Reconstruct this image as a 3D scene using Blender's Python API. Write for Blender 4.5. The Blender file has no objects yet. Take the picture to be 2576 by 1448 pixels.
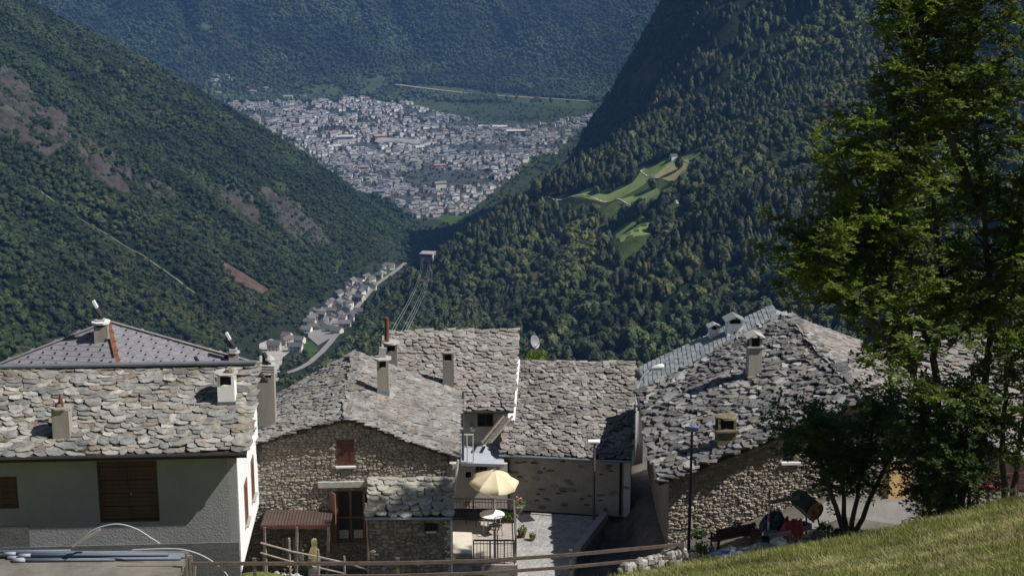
import bpy, math, random
import numpy as np
from mathutils import Vector, Matrix, geometry
random.seed(7)
R = math.radians
scene = bpy.context.scene
col = scene.collection

# ---------------------------------------------------------------- camera, sky, sun, exposure
PITCH = R(13.7)
FPX, CX, CY = 4000.0, 1288.0, 724.0          # focal length and centre on a 2576 px wide picture
cp, sp = math.cos(PITCH), math.sin(PITCH)
cam = bpy.data.cameras.new('camera'); cam.sensor_width = 36.0; cam.lens = 36.0 * FPX / 2576.0
cam.clip_start = 0.5; cam.clip_end = 30000
camo = bpy.data.objects.new('camera', cam); col.objects.link(camo)
camo.location = (0, 0, 0); camo.rotation_euler = (math.pi / 2 - PITCH, 0, 0)
scene.camera = camo

SUN_EL, SUN_AZ = R(49.5), R(-13)               # azimuth counter-clockwise from +X
SV = Vector((math.cos(SUN_EL) * math.cos(SUN_AZ), math.cos(SUN_EL) * math.sin(SUN_AZ), math.sin(SUN_EL)))
world = bpy.data.worlds.new('World'); scene.world = world; world.use_nodes = True
wn = world.node_tree.nodes; wl = world.node_tree.links
sky = wn.new('ShaderNodeTexSky'); sky.sky_type = 'NISHITA'; sky.sun_disc = False
sky.sun_elevation = SUN_EL; sky.sun_rotation = math.pi / 2 - SUN_AZ; sky.altitude = 900
HAZE = 4.2e-5
bg = wn['Background']; bg.inputs['Strength'].default_value = 0.05
wl.new(sky.outputs[0], bg.inputs['Color'])
sun = bpy.data.lights.new('sun', 'SUN'); sun.energy = 5.0; sun.angle = R(0.5); sun.color = (1.0, 0.975, 0.94)
suno = bpy.data.objects.new('sun', sun); col.objects.link(suno)
suno.rotation_euler = SV.to_track_quat('Z', 'Y').to_euler()
scene.view_settings.view_transform = 'Standard'; scene.view_settings.look = 'None'
scene.view_settings.exposure = 0.22; scene.view_settings.gamma = 1.0
scene.render.engine = 'CYCLES'
cy = scene.cycles
cy.use_denoising = True
try: cy.denoiser = 'OPENIMAGEDENOISE'
except Exception: pass
cy.max_bounces = 4; cy.diffuse_bounces = 2; cy.glossy_bounces = 2; cy.transmission_bounces = 4; cy.use_adaptive_sampling = True; cy.adaptive_threshold = .02
cy.transparent_max_bounces = 8; cy.volume_bounces = 0; cy.caustics_reflective = False; cy.caustics_refractive = False

# ---------------------------------------------------------------- helpers
def ray(x, y):
    u, v = (x - CX) / FPX, (y - CY) / FPX
    return Vector((u, cp - v * sp, -sp - v * cp))
def P(x, y, Y):
    d = ray(x, y); return d * (Y / d.y)
def PZ(x, y, z):
    d = ray(x, y); return d * (z / d.z)
def px(p):
    t = p[1] * cp - p[2] * sp
    return (CX + FPX * p[0] / t, CY - FPX * (p[1] * sp + p[2] * cp) / t)
def ray_plane(x, y, pts):
    d = ray(x, y); n = (pts[1] - pts[0]).cross(pts[2] - pts[0])
    return d * (pts[0].dot(n) / d.dot(n))

ORG = {}
def org(o):
    return ORG.get(o.name, Vector((0, 0, 0))) if o else Vector((0, 0, 0))
def link(o, parent=None, at=None):
    col.objects.link(o)
    if parent is not None:
        o.parent = parent; ORG[o.name] = org(parent)
    return o
def tag(o, label=None, cat=None, group=None, kind=None):
    if label: o['label'] = label
    if cat: o['category'] = cat
    if group: o['group'] = group
    if kind: o['kind'] = kind
    return o
def thing(name, label, cat, loc, group=None):
    o = bpy.data.objects.new(name, None); o.empty_display_size = 0.2
    col.objects.link(o); o.location = loc; ORG[o.name] = Vector(loc)
    return tag(o, label, cat, group)

def rotz(a): return Matrix.Rotation(a, 3, 'Z')
class MB:
    def __init__(s): s.v = []; s.f = []; s.t = []
    def add(s, vs, fs, tint=0.0):
        n = len(s.v); s.v.extend([tuple(p) for p in vs]); s.f.extend([tuple(i + n for i in q) for q in fs]); s.t.extend([tint] * len(fs)); return s
    def box(s, c, d, rot=None, tint=0.0):
        c = Vector(c); x, y, z = d[0] / 2, d[1] / 2, d[2] / 2
        vs = [Vector(p) for p in ((-x,-y,-z),(x,-y,-z),(x,y,-z),(-x,y,-z),(-x,-y,z),(x,-y,z),(x,y,z),(-x,y,z))]
        if rot is not None:
            m = rotz(rot) if isinstance(rot, (int, float)) else rot
            vs = [m @ p for p in vs]
        return s.add([c + p for p in vs], [(0,3,2,1),(4,5,6,7),(0,1,5,4),(1,2,6,5),(2,3,7,6),(3,0,4,7)], tint)
    def beam(s, p0, p1, w, h, up=Vector((0, 0, 1)), tint=0.0):
        p0, p1 = Vector(p0), Vector(p1); d = (p1 - p0); L = d.length; d.normalize()
        sx = d.cross(up)
        if sx.length < 1e-4: sx = d.cross(Vector((1, 0, 0)))
        sx.normalize(); uz = sx.cross(d)
        m = Matrix((sx, d, uz)).transposed()
        return s.box((p0 + p1) / 2, (w, L, h), m, tint)
    def tube(s, pts, r, n=8, caps=True, tint=0.0):
        pts = [Vector(p) for p in pts]; rs = r if isinstance(r, (list, tuple)) else [r] * len(pts)
        vs = []; fs = []; prev = None
        for i, p in enumerate(pts):
            d = (pts[min(i + 1, len(pts) - 1)] - pts[max(i - 1, 0)]).normalized()
            a = prev if prev is not None else (Vector((0, 0, 1)) if abs(d.z) < .9 else Vector((1, 0, 0)))
            u = (a - d * a.dot(d)).normalized(); w = d.cross(u); prev = u
            for k in range(n):
                t = 2 * math.pi * k / n; vs.append(p + (u * math.cos(t) + w * math.sin(t)) * rs[i])
        for i in range(len(pts) - 1):
            for k in range(n):
                k2 = (k + 1) % n; fs.append((i*n+k, i*n+k2, (i+1)*n+k2, (i+1)*n+k))
        if caps:
            fs.append(tuple(range(n))[::-1]); fs.append(tuple((len(pts)-1)*n + k for k in range(n)))
        return s.add(vs, fs, tint)
    def lathe(s, prof, c, n=16, axis=None, tint=0.0, jit=0.0):
        c = Vector(c); vs = []; fs = []
        m = axis if axis is not None else Matrix.Identity(3)
        for r, z in prof:
            for k in range(n):
                t = 2 * math.pi * k / n; q = r * (1 + random.uniform(-jit, jit)); vs.append(c + m @ Vector((q*math.cos(t), q*math.sin(t), z)))
        for i in range(len(prof) - 1):
            for k in range(n):
                k2 = (k + 1) % n; fs.append((i*n+k, i*n+k2, (i+1)*n+k2, (i+1)*n+k))
        fs.append(tuple(range(n))[::-1]); fs.append(tuple((len(prof)-1)*n + k for k in range(n)))
        return s.add(vs, fs, tint)
    def prism(s, pts, vec, tint=0.0):
        pts = [Vector(p) for p in pts]; vec = Vector(vec); n = len(pts)
        fs = [tuple(range(n)), tuple(range(2*n-1, n-1, -1))]
        fs += [(i, i + n, (i+1) % n + n, (i+1) % n) for i in range(n)]
        return s.add(pts + [p + vec for p in pts], fs, tint)
    def quad(s, *p, tint=0.0): return s.add(p, [tuple(range(len(p)))], tint)
    def mesh(s, name, o=Vector((0, 0, 0)), smooth=False, tint=False):
        used = sorted({i for q in s.f for i in q})
        if len(used) < len(s.v):
            k = {i: n for n, i in enumerate(used)}; s.v = [s.v[i] for i in used]; s.f = [tuple(k[i] for i in q) for q in s.f]
        me = bpy.data.meshes.new(name)
        me.from_pydata([(p[0]-o[0], p[1]-o[1], p[2]-o[2]) for p in s.v], [], s.f)
        if tint:
            at = me.attributes.new('tint', 'FLOAT', 'FACE'); at.data.foreach_set('value', s.t)
        if smooth: me.polygons.foreach_set('use_smooth', [True] * len(s.f))
        me.update(); return me
    def build(s, name, m, parent=None, smooth=False, tint=False, at=None):
        o0 = Vector(at) if at is not None else org(parent)
        me = s.mesh(name, o0, smooth, tint); me.materials.append(m)
        o = bpy.data.objects.new(name, me); col.objects.link(o)
        if parent is not None: o.parent = parent; ORG[o.name] = org(parent)
        elif at is not None: o.location = at; ORG[o.name] = Vector(at)
        return o
    def single(s, name, m, label, cat, at, group=None, smooth=False, tint=False):
        return tag(s.build(name, m, None, smooth, tint, at), label, cat, group)
def part_copy(name, me, M, parent):
    o = bpy.data.objects.new(name, me); col.objects.link(o); o.parent = parent
    o.matrix_basis = Matrix.Translation(-org(parent)) @ M
    return o

# ---------------------------------------------------------------- materials
MATS = {}
def nodes_of(name):
    m = bpy.data.materials.new(name); m.use_nodes = True
    nt = m.node_tree; b = nt.nodes['Principled BSDF']; return m, nt, b
def math_node(nt, op, a, b=None):
    n = nt.nodes.new('ShaderNodeMath'); n.operation = op
    for i, q in enumerate((a, b)):
        if q is None: continue
        if isinstance(q, (int, float)): n.inputs[i].default_value = q
        else: nt.links.new(q, n.inputs[i])
    return n.outputs[0]
def mixcol(nt, fac, a, b, mode='MIX'):
    n = nt.nodes.new('ShaderNodeMix'); n.data_type = 'RGBA'; n.blend_type = mode
    for k, q in ((0, fac), (6, a), (7, b)):
        if isinstance(q, (int, float)): n.inputs[k].default_value = q
        elif isinstance(q, tuple): n.inputs[k].default_value = (*q[:3], 1)
        else: nt.links.new(q, n.inputs[k])
    return n.outputs[2]
def noise(nt, scale, detail=4, rough=.6, vec=None, dist=0):
    n = nt.nodes.new('ShaderNodeTexNoise'); n.inputs['Scale'].default_value = scale; n.inputs['Detail'].default_value = detail
    n.inputs['Roughness'].default_value = rough; n.inputs['Distortion'].default_value = dist
    if vec is not None: nt.links.new(vec, n.inputs['Vector'])
    return n.outputs[0]
def ramp(nt, fac, stops, const=False):
    n = nt.nodes.new('ShaderNodeValToRGB'); r = n.color_ramp
    if const: r.interpolation = 'CONSTANT'
    while len(r.elements) > 1: r.elements.remove(r.elements[-1])
    for i, (p, c) in enumerate(stops):
        e = r.elements[0] if i == 0 else r.elements.new(p)
        e.position = p; e.color = (*c[:3], 1) if isinstance(c, tuple) else (c, c, c, 1)
    nt.links.new(fac, n.inputs[0]); return n.outputs[0]
def wpos(nt):
    return nt.nodes.new('ShaderNodeNewGeometry').outputs['Position']
def rnd(nt):
    oi = nt.nodes.new('ShaderNodeObjectInfo').outputs['Random']
    at = nt.nodes.new('ShaderNodeAttribute'); at.attribute_name = 'tint'
    return math_node(nt, 'FRACT', math_node(nt, 'ADD', oi, at.outputs['Fac']))
def bump(nt, b, h, strength, dist=.02):
    n = nt.nodes.new('ShaderNodeBump'); n.inputs['Strength'].default_value = strength; n.inputs['Distance'].default_value = dist
    nt.links.new(h, n.inputs['Height']); nt.links.new(n.outputs[0], b.inputs['Normal'])
def mat(name, c, rough=.8, var=.25, scale=4., bmp=.3, bscale=None, metal=0., c2=None, c2amt=.5, c2scale=1.2, bdist=.02, streak=False):
    """plain surface: colour with noise variation, optional patches of a second colour, fine relief"""
    if name in MATS: return MATS[name]
    m, nt, b = nodes_of(name); p = wpos(nt)
    v = p
    if streak:
        mp = nt.nodes.new('ShaderNodeMapping'); mp.inputs['Scale'].default_value = (1, 1, .12); nt.links.new(p, mp.inputs[0]); v = mp.outputs[0]
    f = noise(nt, scale, 6, .65, v)
    base = ramp(nt, f, [(.25, tuple(max(0, q * (1 - var)) for q in c)), (.75, tuple(q * (1 + var) for q in c))])
    if c2 is not None:
        g = ramp(nt, noise(nt, c2scale, 5, .65, v, .4), [(.5 - .1, 0.), (.5 + .12, c2amt)])
        base = mixcol(nt, g, base, c2)
    nt.links.new(base, b.inputs['Base Color']); b.inputs['Roughness'].default_value = rough; b.inputs['Metallic'].default_value = metal
    b.inputs['Specular IOR Level'].default_value = .3
    if bmp: bump(nt, b, noise(nt, bscale or scale * 5, 5, .65, p), bmp, bdist)
    MATS[name] = m; return m
def mat_pal(name, pal, rough=.85, var=.35, scale=9., bmp=.5, bscale=30., lichen=None, lamt=.5, spec=.3, bdist=.02, stain=0.):
    """pieces of many tints: one palette colour for each piece, mottled"""
    if name in MATS: return MATS[name]
    m, nt, b = nodes_of(name); p = wpos(nt)
    c = ramp(nt, rnd(nt), [(i / len(pal), q) for i, q in enumerate(pal)], True)
    f = ramp(nt, noise(nt, scale, 6, .7, p), [(.25, 1 - var), (.75, 1 + var)])
    c = mixcol(nt, 1.0, c, f, 'MULTIPLY')
    if stain: c = mixcol(nt, 1.0, c, ramp(nt, noise(nt, stain, 6, .7, p, .6), [(.34, .55), (.52, 1.0), (.7, 1.12)]), 'MULTIPLY')
    if lichen:
        g = ramp(nt, noise(nt, 3.2, 6, .75, p, .5), [(.5, 0.), (.66, lamt)])
        c = mixcol(nt, g, c, lichen)
    nt.links.new(c, b.inputs['Base Color']); b.inputs['Roughness'].default_value = rough; b.inputs['Specular IOR Level'].default_value = spec
    if bmp: bump(nt, b, noise(nt, bscale, 5, .7, p), bmp, bdist)
    MATS[name] = m; return m
def mat_leaf(name, pal, trans=.35, rough=.6, var=.5, scale=.15):
    """foliage: tint for each plant, light and dark clumps by position, light coming through"""
    m, nt, b = nodes_of(name); p = wpos(nt)
    c = ramp(nt, rnd(nt), [(i / len(pal), q) for i, q in enumerate(pal)], False)
    f = ramp(nt, noise(nt, scale, 3, .6, p), [(.3, 1 - var), (.7, 1 + var)])
    c = mixcol(nt, 1.0, c, f, 'MULTIPLY')
    if scale < .1:
        c = mixcol(nt, ramp(nt, noise(nt, scale*.22, 4, .6, p), [(.40, 0.), (.60, .8)]), c, mixcol(nt, 1.0, c, (1.6, 1.22, .9), 'MULTIPLY')); c = mixcol(nt, 1.0, c, ramp(nt, noise(nt, scale*.5 + .004, 3, .5, p), [(.35, .6), (.65, 1.3)]), 'MULTIPLY')
    nt.links.new(c, b.inputs['Base Color']); b.inputs['Roughness'].default_value = rough; b.inputs['Specular IOR Level'].default_value = .25
    if trans > 0:
        tr = nt.nodes.new('ShaderNodeBsdfTranslucent'); nt.links.new(mixcol(nt, 1.0, c, (1.25, 1.3, .45), 'MULTIPLY'), tr.inputs[0])
        mx = nt.nodes.new('ShaderNodeMixShader'); mx.inputs[0].default_value = trans
        nt.links.new(b.outputs[0], mx.inputs[1]); nt.links.new(tr.outputs[0], mx.inputs[2])
        nt.links.new(mx.outputs[0], nt.nodes['Material Output'].inputs['Surface'])
    MATS[name] = m; return m
# ---------------------------------------------------------------- the land: one height function
def _hash(xi, yi, seed):
    h = (xi.astype(np.int64) * 374761393 + yi.astype(np.int64) * 668265263 + seed * 974634777) & 0xffffffff
    h = ((h ^ (h >> 13)) * 1274126177) & 0xffffffff
    h = (h ^ (h >> 16)) & 0xffffff
    return h / float(0xffffff)
def vnoise(x, y, seed=0):
    xi = np.floor(x); yi = np.floor(y); fx = x - xi; fy = y - yi
    fx = fx*fx*fx*(fx*(fx*6-15)+10); fy = fy*fy*fy*(fy*(fy*6-15)+10)
    a = _hash(xi, yi, seed); b = _hash(xi+1, yi, seed); c = _hash(xi, yi+1, seed); d = _hash(xi+1, yi+1, seed)
    return (a + (b-a)*fx + (c-a)*fy + (a-b-c+d)*fx*fy) * 2 - 1
def fbm(x, y, seed=0, oct=4, gain=.5):
    s = 0; a = 1; t = 0
    for i in range(oct):
        s = s + a * vnoise(x, y, seed + i); t += a; a *= gain; x = x * 2.03 + 11.3; y = y * 2.03 - 7.1
    return s / t
def smax(a, b, k):
    h = np.clip(.5 + .5 * (a - b) / k, 0, 1); return b + (a - b) * h + k * h * (1 - h)
def splus(x, k): return .5 * (x + np.sqrt(x * x + k * k))
EDGE = np.array([(-420, 1500), (-190, 1640), (-100, 1765), (-40, 1775), (10, 1772), (95, 1768), (182, 1792), (250, 1850), (326, 1930), (600, 2250), (1500, 3100)], float)
def edge_dist(X, Y):
    """signed distance to the line where the near right-hand mountain side breaks off (positive on our side)"""
    best = np.full(X.shape, 1e9); sg = np.ones(X.shape)
    for (x0, y0), (x1, y1) in zip(EDGE[:-1], EDGE[1:]):
        dx, dy = x1 - x0, y1 - y0; L2 = dx*dx + dy*dy
        t = np.clip(((X-x0)*dx + (Y-y0)*dy) / L2, 0, 1)
        d = np.hypot(X - x0 - t*dx, Y - y0 - t*dy)
        s = np.sign((X-x0)*dy - (Y-y0)*dx)
        m = d < best; best = np.where(m, d, best); sg = np.where(m, s, sg)
    return best * sg
def H(X, Y):
    X = np.asarray(X, float); Y = np.asarray(Y, float)
    Yc = np.clip(Y, 0, 2950)
    Zv = np.where(Y > 2950, -600 + (Y - 2950) * .006, -414 - .124 * (Yc - 1450)) + 2.0 * fbm(X/120, Y/120, 5, 3)
    Xv = -240 + .079 * (Yc - 1450)
    # left mountain side with gullies that run down the slope
    gl = fbm(Y / 150 + X / 700, X / 420, 11, 4, .55)
    gr = 1 - np.abs(fbm(Y / 210 + X / 500, X / 600, 17, 4, .5)) * 2.2
    ul = np.clip((Xv - X) / 120, 0, 1)
    L = Zv + .62 * (Xv - 25 - X) + ul * (20 * gl + 34 * (gr - .5)) + ul * 5 * fbm(X/40, Y/40, 23, 3)
    L = L - 1.05 * splus(Y - 2960 + 60 * fbm(X/200, Y*0, 31, 2), 90) + 5
    # right mountain side
    d = edge_dist(X, Y)
    ur = np.clip((X + 120) / 150, 0, 1)
    g2 = fbm(Y / 170 - X / 420, X / 480, 41, 4, .55)
    g3 = 1 - np.abs(fbm(Y / 260 - X / 300 + 3.3, X / 700, 47, 4, .5)) * 2.2
    Rr = -371 + .55 * (X + 54) + .03 * (np.maximum(Y, 900) - 1800) + ur * (18 * g2 + 34 * (g3 - .5)) + ur * 4 * fbm(X/45, Y/45, 53, 3)
    Rr = Rr - 1.3 * splus(-d, 14)
    # the steep spur behind, its left face turned from the sun
    rib = 1 - 2.2 * np.abs(fbm(Y / 75 + X / 160, X / 260 + 1.7, 83, 3, .5))
    R2 = -430 + 1.55 * (X - 39) + 34 * (rib - .35) + 9 * fbm(X/40, Y/40, 87, 3) - 2.0 * splus(d + 18, 15) - 1.6 * splus(Y - 2330 - .9 * np.maximum(0, X - 150), 40)
    R2 = np.minimum(R2, 60 + .3 * X)
    Rr = smax(Rr, R2, 6)
    near = -33 - .5 * (Y - 85) + .3 * X
    Rr = smax(Rr, near, 30)
    foot = Zv + .35 * np.minimum(X + 178, 80) - 1.2 * splus(Y - 1880, 60)
    Rr = smax(Rr, np.where(X < 120, foot, -2000), 12)
    # far mountain beyond the town
    yb = 5060 + 120 * fbm(X / 600, Y * 0 + .3, 61, 3)
    q = Y - yb
    Fm = -589 + .10 * np.clip(q + 250, 0, 260) + .52 * splus(q, 90) + np.clip(q/200, 0, 1) * (45 * fbm(X/300, Y/500, 67, 4) + 85 * (.5 - np.abs(fbm(X/330 + Y/900, Y/1200, 71, 4))*2))
    Fm = np.minimum(Fm, 260 + 60 * fbm(X/500, Y/500, 73, 3))
    z = smax(Zv, L, 14); z = smax(z, Rr, 10); z = np.where(Y > 4300, smax(z, Fm, 20), z)
    return np.where(z > 250, 250 + 130 * (1 - np.exp(-(z - 250) / 130)), z)
def hits(pts, y0=350., y1=7600.):
    """first points of the land on the sight lines through picture points"""
    D = np.array([tuple(ray(*p)) for p in pts]); ux = (D[:, 0] / D[:, 1])[:, None]; sz = (D[:, 2] / D[:, 1])[:, None]
    Ys = np.tile(y0 * (y1 / y0) ** np.linspace(0, 1, 700), (len(D), 1))
    for _ in range(2):
        f = sz * Ys - H(ux * Ys, Ys) < 0
        i = np.clip(np.where(f.any(1), np.argmax(f, 1), Ys.shape[1] - 1), 1, None); k = np.arange(len(D))
        a, b = Ys[k, i-1], Ys[k, i]
        Ys = a[:, None] + (b - a)[:, None] * np.linspace(0, 1, 12)[None]
    return np.stack([ux[:, 0] * b, b], 1)
def inside(poly, X, Y):
    r = np.zeros(X.shape, bool); n = len(poly)
    for i in range(n):
        x0, y0 = poly[i]; x1, y1 = poly[(i+1) % n]
        c = ((y0 > Y) != (y1 > Y)) & (X < (x1-x0) * (Y-y0) / ((y1-y0) if y1 != y0 else 1e-9) + x0)
        r ^= c
    return r
def near_line(line, X, Y, w):
    best = np.full(X.shape, 1e9)
    for (x0, y0), (x1, y1) in zip(line[:-1], line[1:]):
        dx, dy = x1-x0, y1-y0; L2 = dx*dx+dy*dy + 1e-9
        t = np.clip(((X-x0)*dx+(Y-y0)*dy)/L2, 0, 1); best = np.minimum(best, np.hypot(X-x0-t*dx, Y-y0-t*dy))
    return best < w
# ---------------------------------------------------------------- land features, placed on the land itself
MEADOWS = [hits(q) for q in (
    [(1438,497),(1482,483),(1530,490),(1590,462),(1606,442),(1618,425),(1695,398),(1700,412),(1660,432),(1640,452),(1600,478),(1560,500),(1500,506)],
    [(1560,503),(1610,485),(1650,470),(1690,470),(1712,500),(1700,515),(1600,518)],
    [(1520,602),(1560,572),(1600,560),(1640,590),(1600,596),(1560,612)],
    [(1705,398),(1775,384),(1760,404),(1735,405)],
    [(1690,462),(1735,445),(1745,470),(1705,482)])]
CROP = hits([(1643,448),(1662,430),(1700,402),(1730,402),(1756,415),(1722,446),(1690,456)])
TRACKS = [(hits(q), w) for q, w in (
    ([(1300,548),(1306,538),(1330,522),(1420,505),(1470,487),(1500,496),(1560,503),(1640,506),(1705,514)], 1.9),
    ([(1612,430),(1628,445),(1645,450),(1662,430),(1700,401),(1732,403),(1757,415)], 1.9),
    ([(1612,430),(1640,415),(1695,399)], 1.5))]
CLIFFS = [hits(q) for q in (
    [(-60,140),(0,165),(50,195),(110,270),(172,300),(195,380),(120,405),(60,360),(-60,330)],
    [(190,330),(250,372),(335,445),(320,490),(260,465),(200,400)],
    [(365,470),(430,466),(445,505),(385,508)],
    [(505,480),(560,468),(640,500),(655,565),(560,545)],
    [(655,470),(722,490),(792,560),(835,625),(765,625),(690,560)],
    [(1590,185),(1640,150),(1670,160),(1630,230),(1580,240)])]
SCAR = hits([(548,650),(600,680),(688,733),(655,737),(585,703)])
GREENS = [hits(q) for q in (
    [(235,160),(300,170),(342,195),(318,202),(250,186)], [(285,245),(320,230),(322,262),(290,268)],
    [(690,455),(720,460),(735,490),(700,482)], [(820,660),(870,650),(850,700)])]
CLEARING = hits([(-40,385),(0,408),(110,490),(200,550),(280,600),(380,655),(470,725),(525,760)])
ROAD = hits([(1020,662),(985,690),(948,715),(905,765),(868,812),(842,850),(812,885),(780,915),(735,938),(690,945)])
QUARRY = hits([(652,866),(682,853),(715,864),(735,880),(712,900),(700,960),(655,950)])
YARD = hits([(760,835),(800,820),(850,800),(862,815),(835,850),(800,870)])
FLOORGREEN = [hits(q) for q in ([(690,858),(740,835),(800,872),(790,905),(755,880)], [(905,705),(960,680),(1000,668),(990,690),(940,715)],
    [(1000,568),(1040,566),(1045,582),(1005,584)], [(1085,545),(1150,540),(1190,552),(1140,570)], [(1290,405),(1340,398),(1330,415),(1295,420)])]
FIELDS = [hits(q) for q in ([(915,195),(965,182),(972,205),(930,240),(895,243)], [(1040,212),(1150,220),(1300,236),(1500,262),(1480,275),(1330,262),(1190,240),(1060,232)],
    [(770,215),(850,210),(880,240),(800,250)], [(1000,240),(1100,248),(1180,275),(1100,280),(1010,262)], [(1330,200),(1352,210),(1345,230),(1318,215)], [(1500,78),(640,150),(520,85)][:0] or [(500,65),(550,72),(545,85),(505,78)])]
TOWN = np.array([tuple(PZ(x, y, -596.)[:2]) for x, y in [(515,236),(585,236),(700,250),(760,258),(900,262),(1000,258),(1060,285),(1130,300),(1220,318),(1300,316),(1380,318),(1500,300),(1440,345),(1400,388),(1330,395),(1300,440),(1230,490),(1180,530),(1080,548),(980,530),(890,485),(780,410)]])
STATION = np.array([-95., 1748.])
FARTRACK = hits([(995,214),(1090,226),(1180,236),(1290,244),(1400,250),(1480,256)])

# ---------------------------------------------------------------- terrain sheet (fan of rows and columns)
rowsY = np.concatenate([np.linspace(88, 1000, 70)[:-1], np.linspace(1000, 3150, 400)[:-1], np.linspace(3150, 4700, 70)[:-1], np.linspace(4700, 6200, 150)[:-1], np.linspace(6200, 7600, 20)])
colsU = np.concatenate([np.linspace(-.75, -.36, 30)[:-1], np.linspace(-.36, .36, 420)[:-1], np.linspace(.36, .75, 30)])
GU, GY = np.meshgrid(colsU, rowsY); GX = GU * GY; GZ = H(GX, GY)
def build_terrain():
    nr, nc = GX.shape
    for q in CLIFFS:
        k = inside(q, GX, GY); xx, yy = GX[k], GY[k]
        GZ[k] += 9 * (1 - 2*np.abs(fbm(xx/26 + yy/60, yy/22, 101, 4, .6))) - 3 + 4*fbm(xx/9, yy/9, 103, 3)
    v = np.stack([GX.ravel(), GY.ravel(), GZ.ravel()], 1)
    idx = np.arange(nr * nc).reshape(nr, nc)
    f = np.stack([idx[:-1, :-1].ravel(), idx[:-1, 1:].ravel(), idx[1:, 1:].ravel(), idx[1:, :-1].ravel()], 1)
    me = bpy.data.meshes.new('terrain'); me.vertices.add(len(v)); me.vertices.foreach_set('co', v.ravel())
    me.loops.add(f.size); me.loops.foreach_set('vertex_index', f.ravel().astype(np.int32))
    me.polygons.add(len(f)); me.polygons.foreach_set('loop_start', np.arange(0, f.size, 4, dtype=np.int32))
    me.polygons.foreach_set('use_smooth', np.ones(len(f), bool)); me.update(calc_edges=True)
    X, Y = GX.ravel(), GY.ravel(); n = len(X)
    c = np.tile(np.array([.020, .034, .014]), (n, 1))
    def paint(mask, rgb): c[mask] = rgb
    flat = (np.abs(GZ.ravel() - np.where(Y > 2950, -600 + (Y-2950)*.006, -414 - .124*(np.clip(Y, 0, 2950)-1450))) < 9) & (Y > 900) & (Y < 5100)
    paint(flat, (.045, .062, .03))
    for q in CLIFFS: paint(inside(q, X, Y), (.115, .102, .088))
    for q in GREENS: paint(inside(q, X, Y), (.075, .10, .035))
    for q in MEADOWS:
        for s in (.03, .02, .01, 0): paint(inside(q, X*(1+s), Y*(1+s)), (.075, .11, .03))
    paint(inside(CROP, X, Y), (.24, .21, .075))
    for q in FLOORGREEN: paint(inside(q, X, Y), (.08, .13, .035))
    for q in FIELDS: paint(inside(q, X, Y), (.065, .088, .042))
    paint(inside(SCAR, X, Y), (.19, .125, .10))
    paint(inside(TOWN, X, Y) & flat, (.085, .09, .085))
    at = me.attributes.new('Col', 'FLOAT_COLOR', 'POINT')
    at.data.foreach_set('color', np.concatenate([c, np.ones((n, 1))], 1).ravel())
    m, nt, b = nodes_of('land'); a = nt.nodes.new('ShaderNodeAttribute'); a.attribute_name = 'Col'; p = wpos(nt)
    f1 = ramp(nt, noise(nt, .05, 10, .78, p), [(.3, .35), (.7, 1.7)])
    nt.links.new(mixcol(nt, 1., a.outputs['Color'], f1, 'MULTIPLY'), b.inputs['Base Color'])
    b.inputs['Roughness'].default_value = .95; b.inputs['Specular IOR Level'].default_value = .1
    bump(nt, b, noise(nt, .09, 9, .8, p), 1.0, 12.0)
    me.materials.append(m)
    o = bpy.data.objects.new('terrain', me); col.objects.link(o)
    return tag(o, 'wooded mountain sides and valley floor around the town', 'terrain', kind='structure')
build_terrain()
def ribbon(name, line, w, m, dz, label, cat):
    pts = [];
    for (x0, y0), (x1, y1) in zip(line[:-1], line[1:]):
        n = max(2, int(math.hypot(x1-x0, y1-y0) / 6))
        pts += [(x0 + (x1-x0)*k/n, y0 + (y1-y0)*k/n) for k in range(n)]
    pts.append(tuple(line[-1])); pts = np.array(pts)
    for _ in range(6): pts[1:-1] = (pts[:-2] + 2*pts[1:-1] + pts[2:]) / 4
    t = np.gradient(pts, axis=0); t /= np.linalg.norm(t, axis=1)[:, None] + 1e-9; nn = np.stack([-t[:, 1], t[:, 0]], 1)
    Zc = H(pts[:, 0], pts[:, 1])
    mb = MB(); ws = np.array((-w/2, -w/6, w/6, w/2))
    XX = pts[:, 0:1] + nn[:, 0:1]*ws; YY = pts[:, 1:2] + nn[:, 1:2]*ws
    ZZ = np.maximum(Zc[:, None], H(XX, YY)) + dz
    vs = list(zip(XX.ravel(), YY.ravel(), ZZ.ravel()))
    mb.add(vs, [(k*4+j, k*4+j+1, k*4+j+5, k*4+j+4) for k in range(len(pts)-1) for j in range(3)])
    return tag(mb.build(name, m, None, True), label, cat, kind='structure')
m_track = mat('track_gravel', (.42, .39, .33), .95, .2, .2, 0)
for line, w in TRACKS: ribbon('path', line, w, m_track, .4, 'pale gravel track curving over the sunny meadow shelf', 'path')
ribbon('road', ROAD, 6.2, mat('asphalt_far', (.22, .21, .20), .9, .2, .1, 0), .9, 'grey valley road passing the lower village', 'road')
ribbon('path', CLEARING[1:], 2.2, mat('clearing', (.17, .175, .11), .95, .7, .05, 0, c2=(.05, .065, .03), c2amt=.9, c2scale=.03), .8, 'pale straight cut running down the left mountain side', 'path')
ribbon('road', FARTRACK, 14, mat('far_earth', (.24, .19, .15), .95, .3, .02, 0), 1.5, 'bare brown strip along the foot of the far mountain', 'road')
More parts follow.
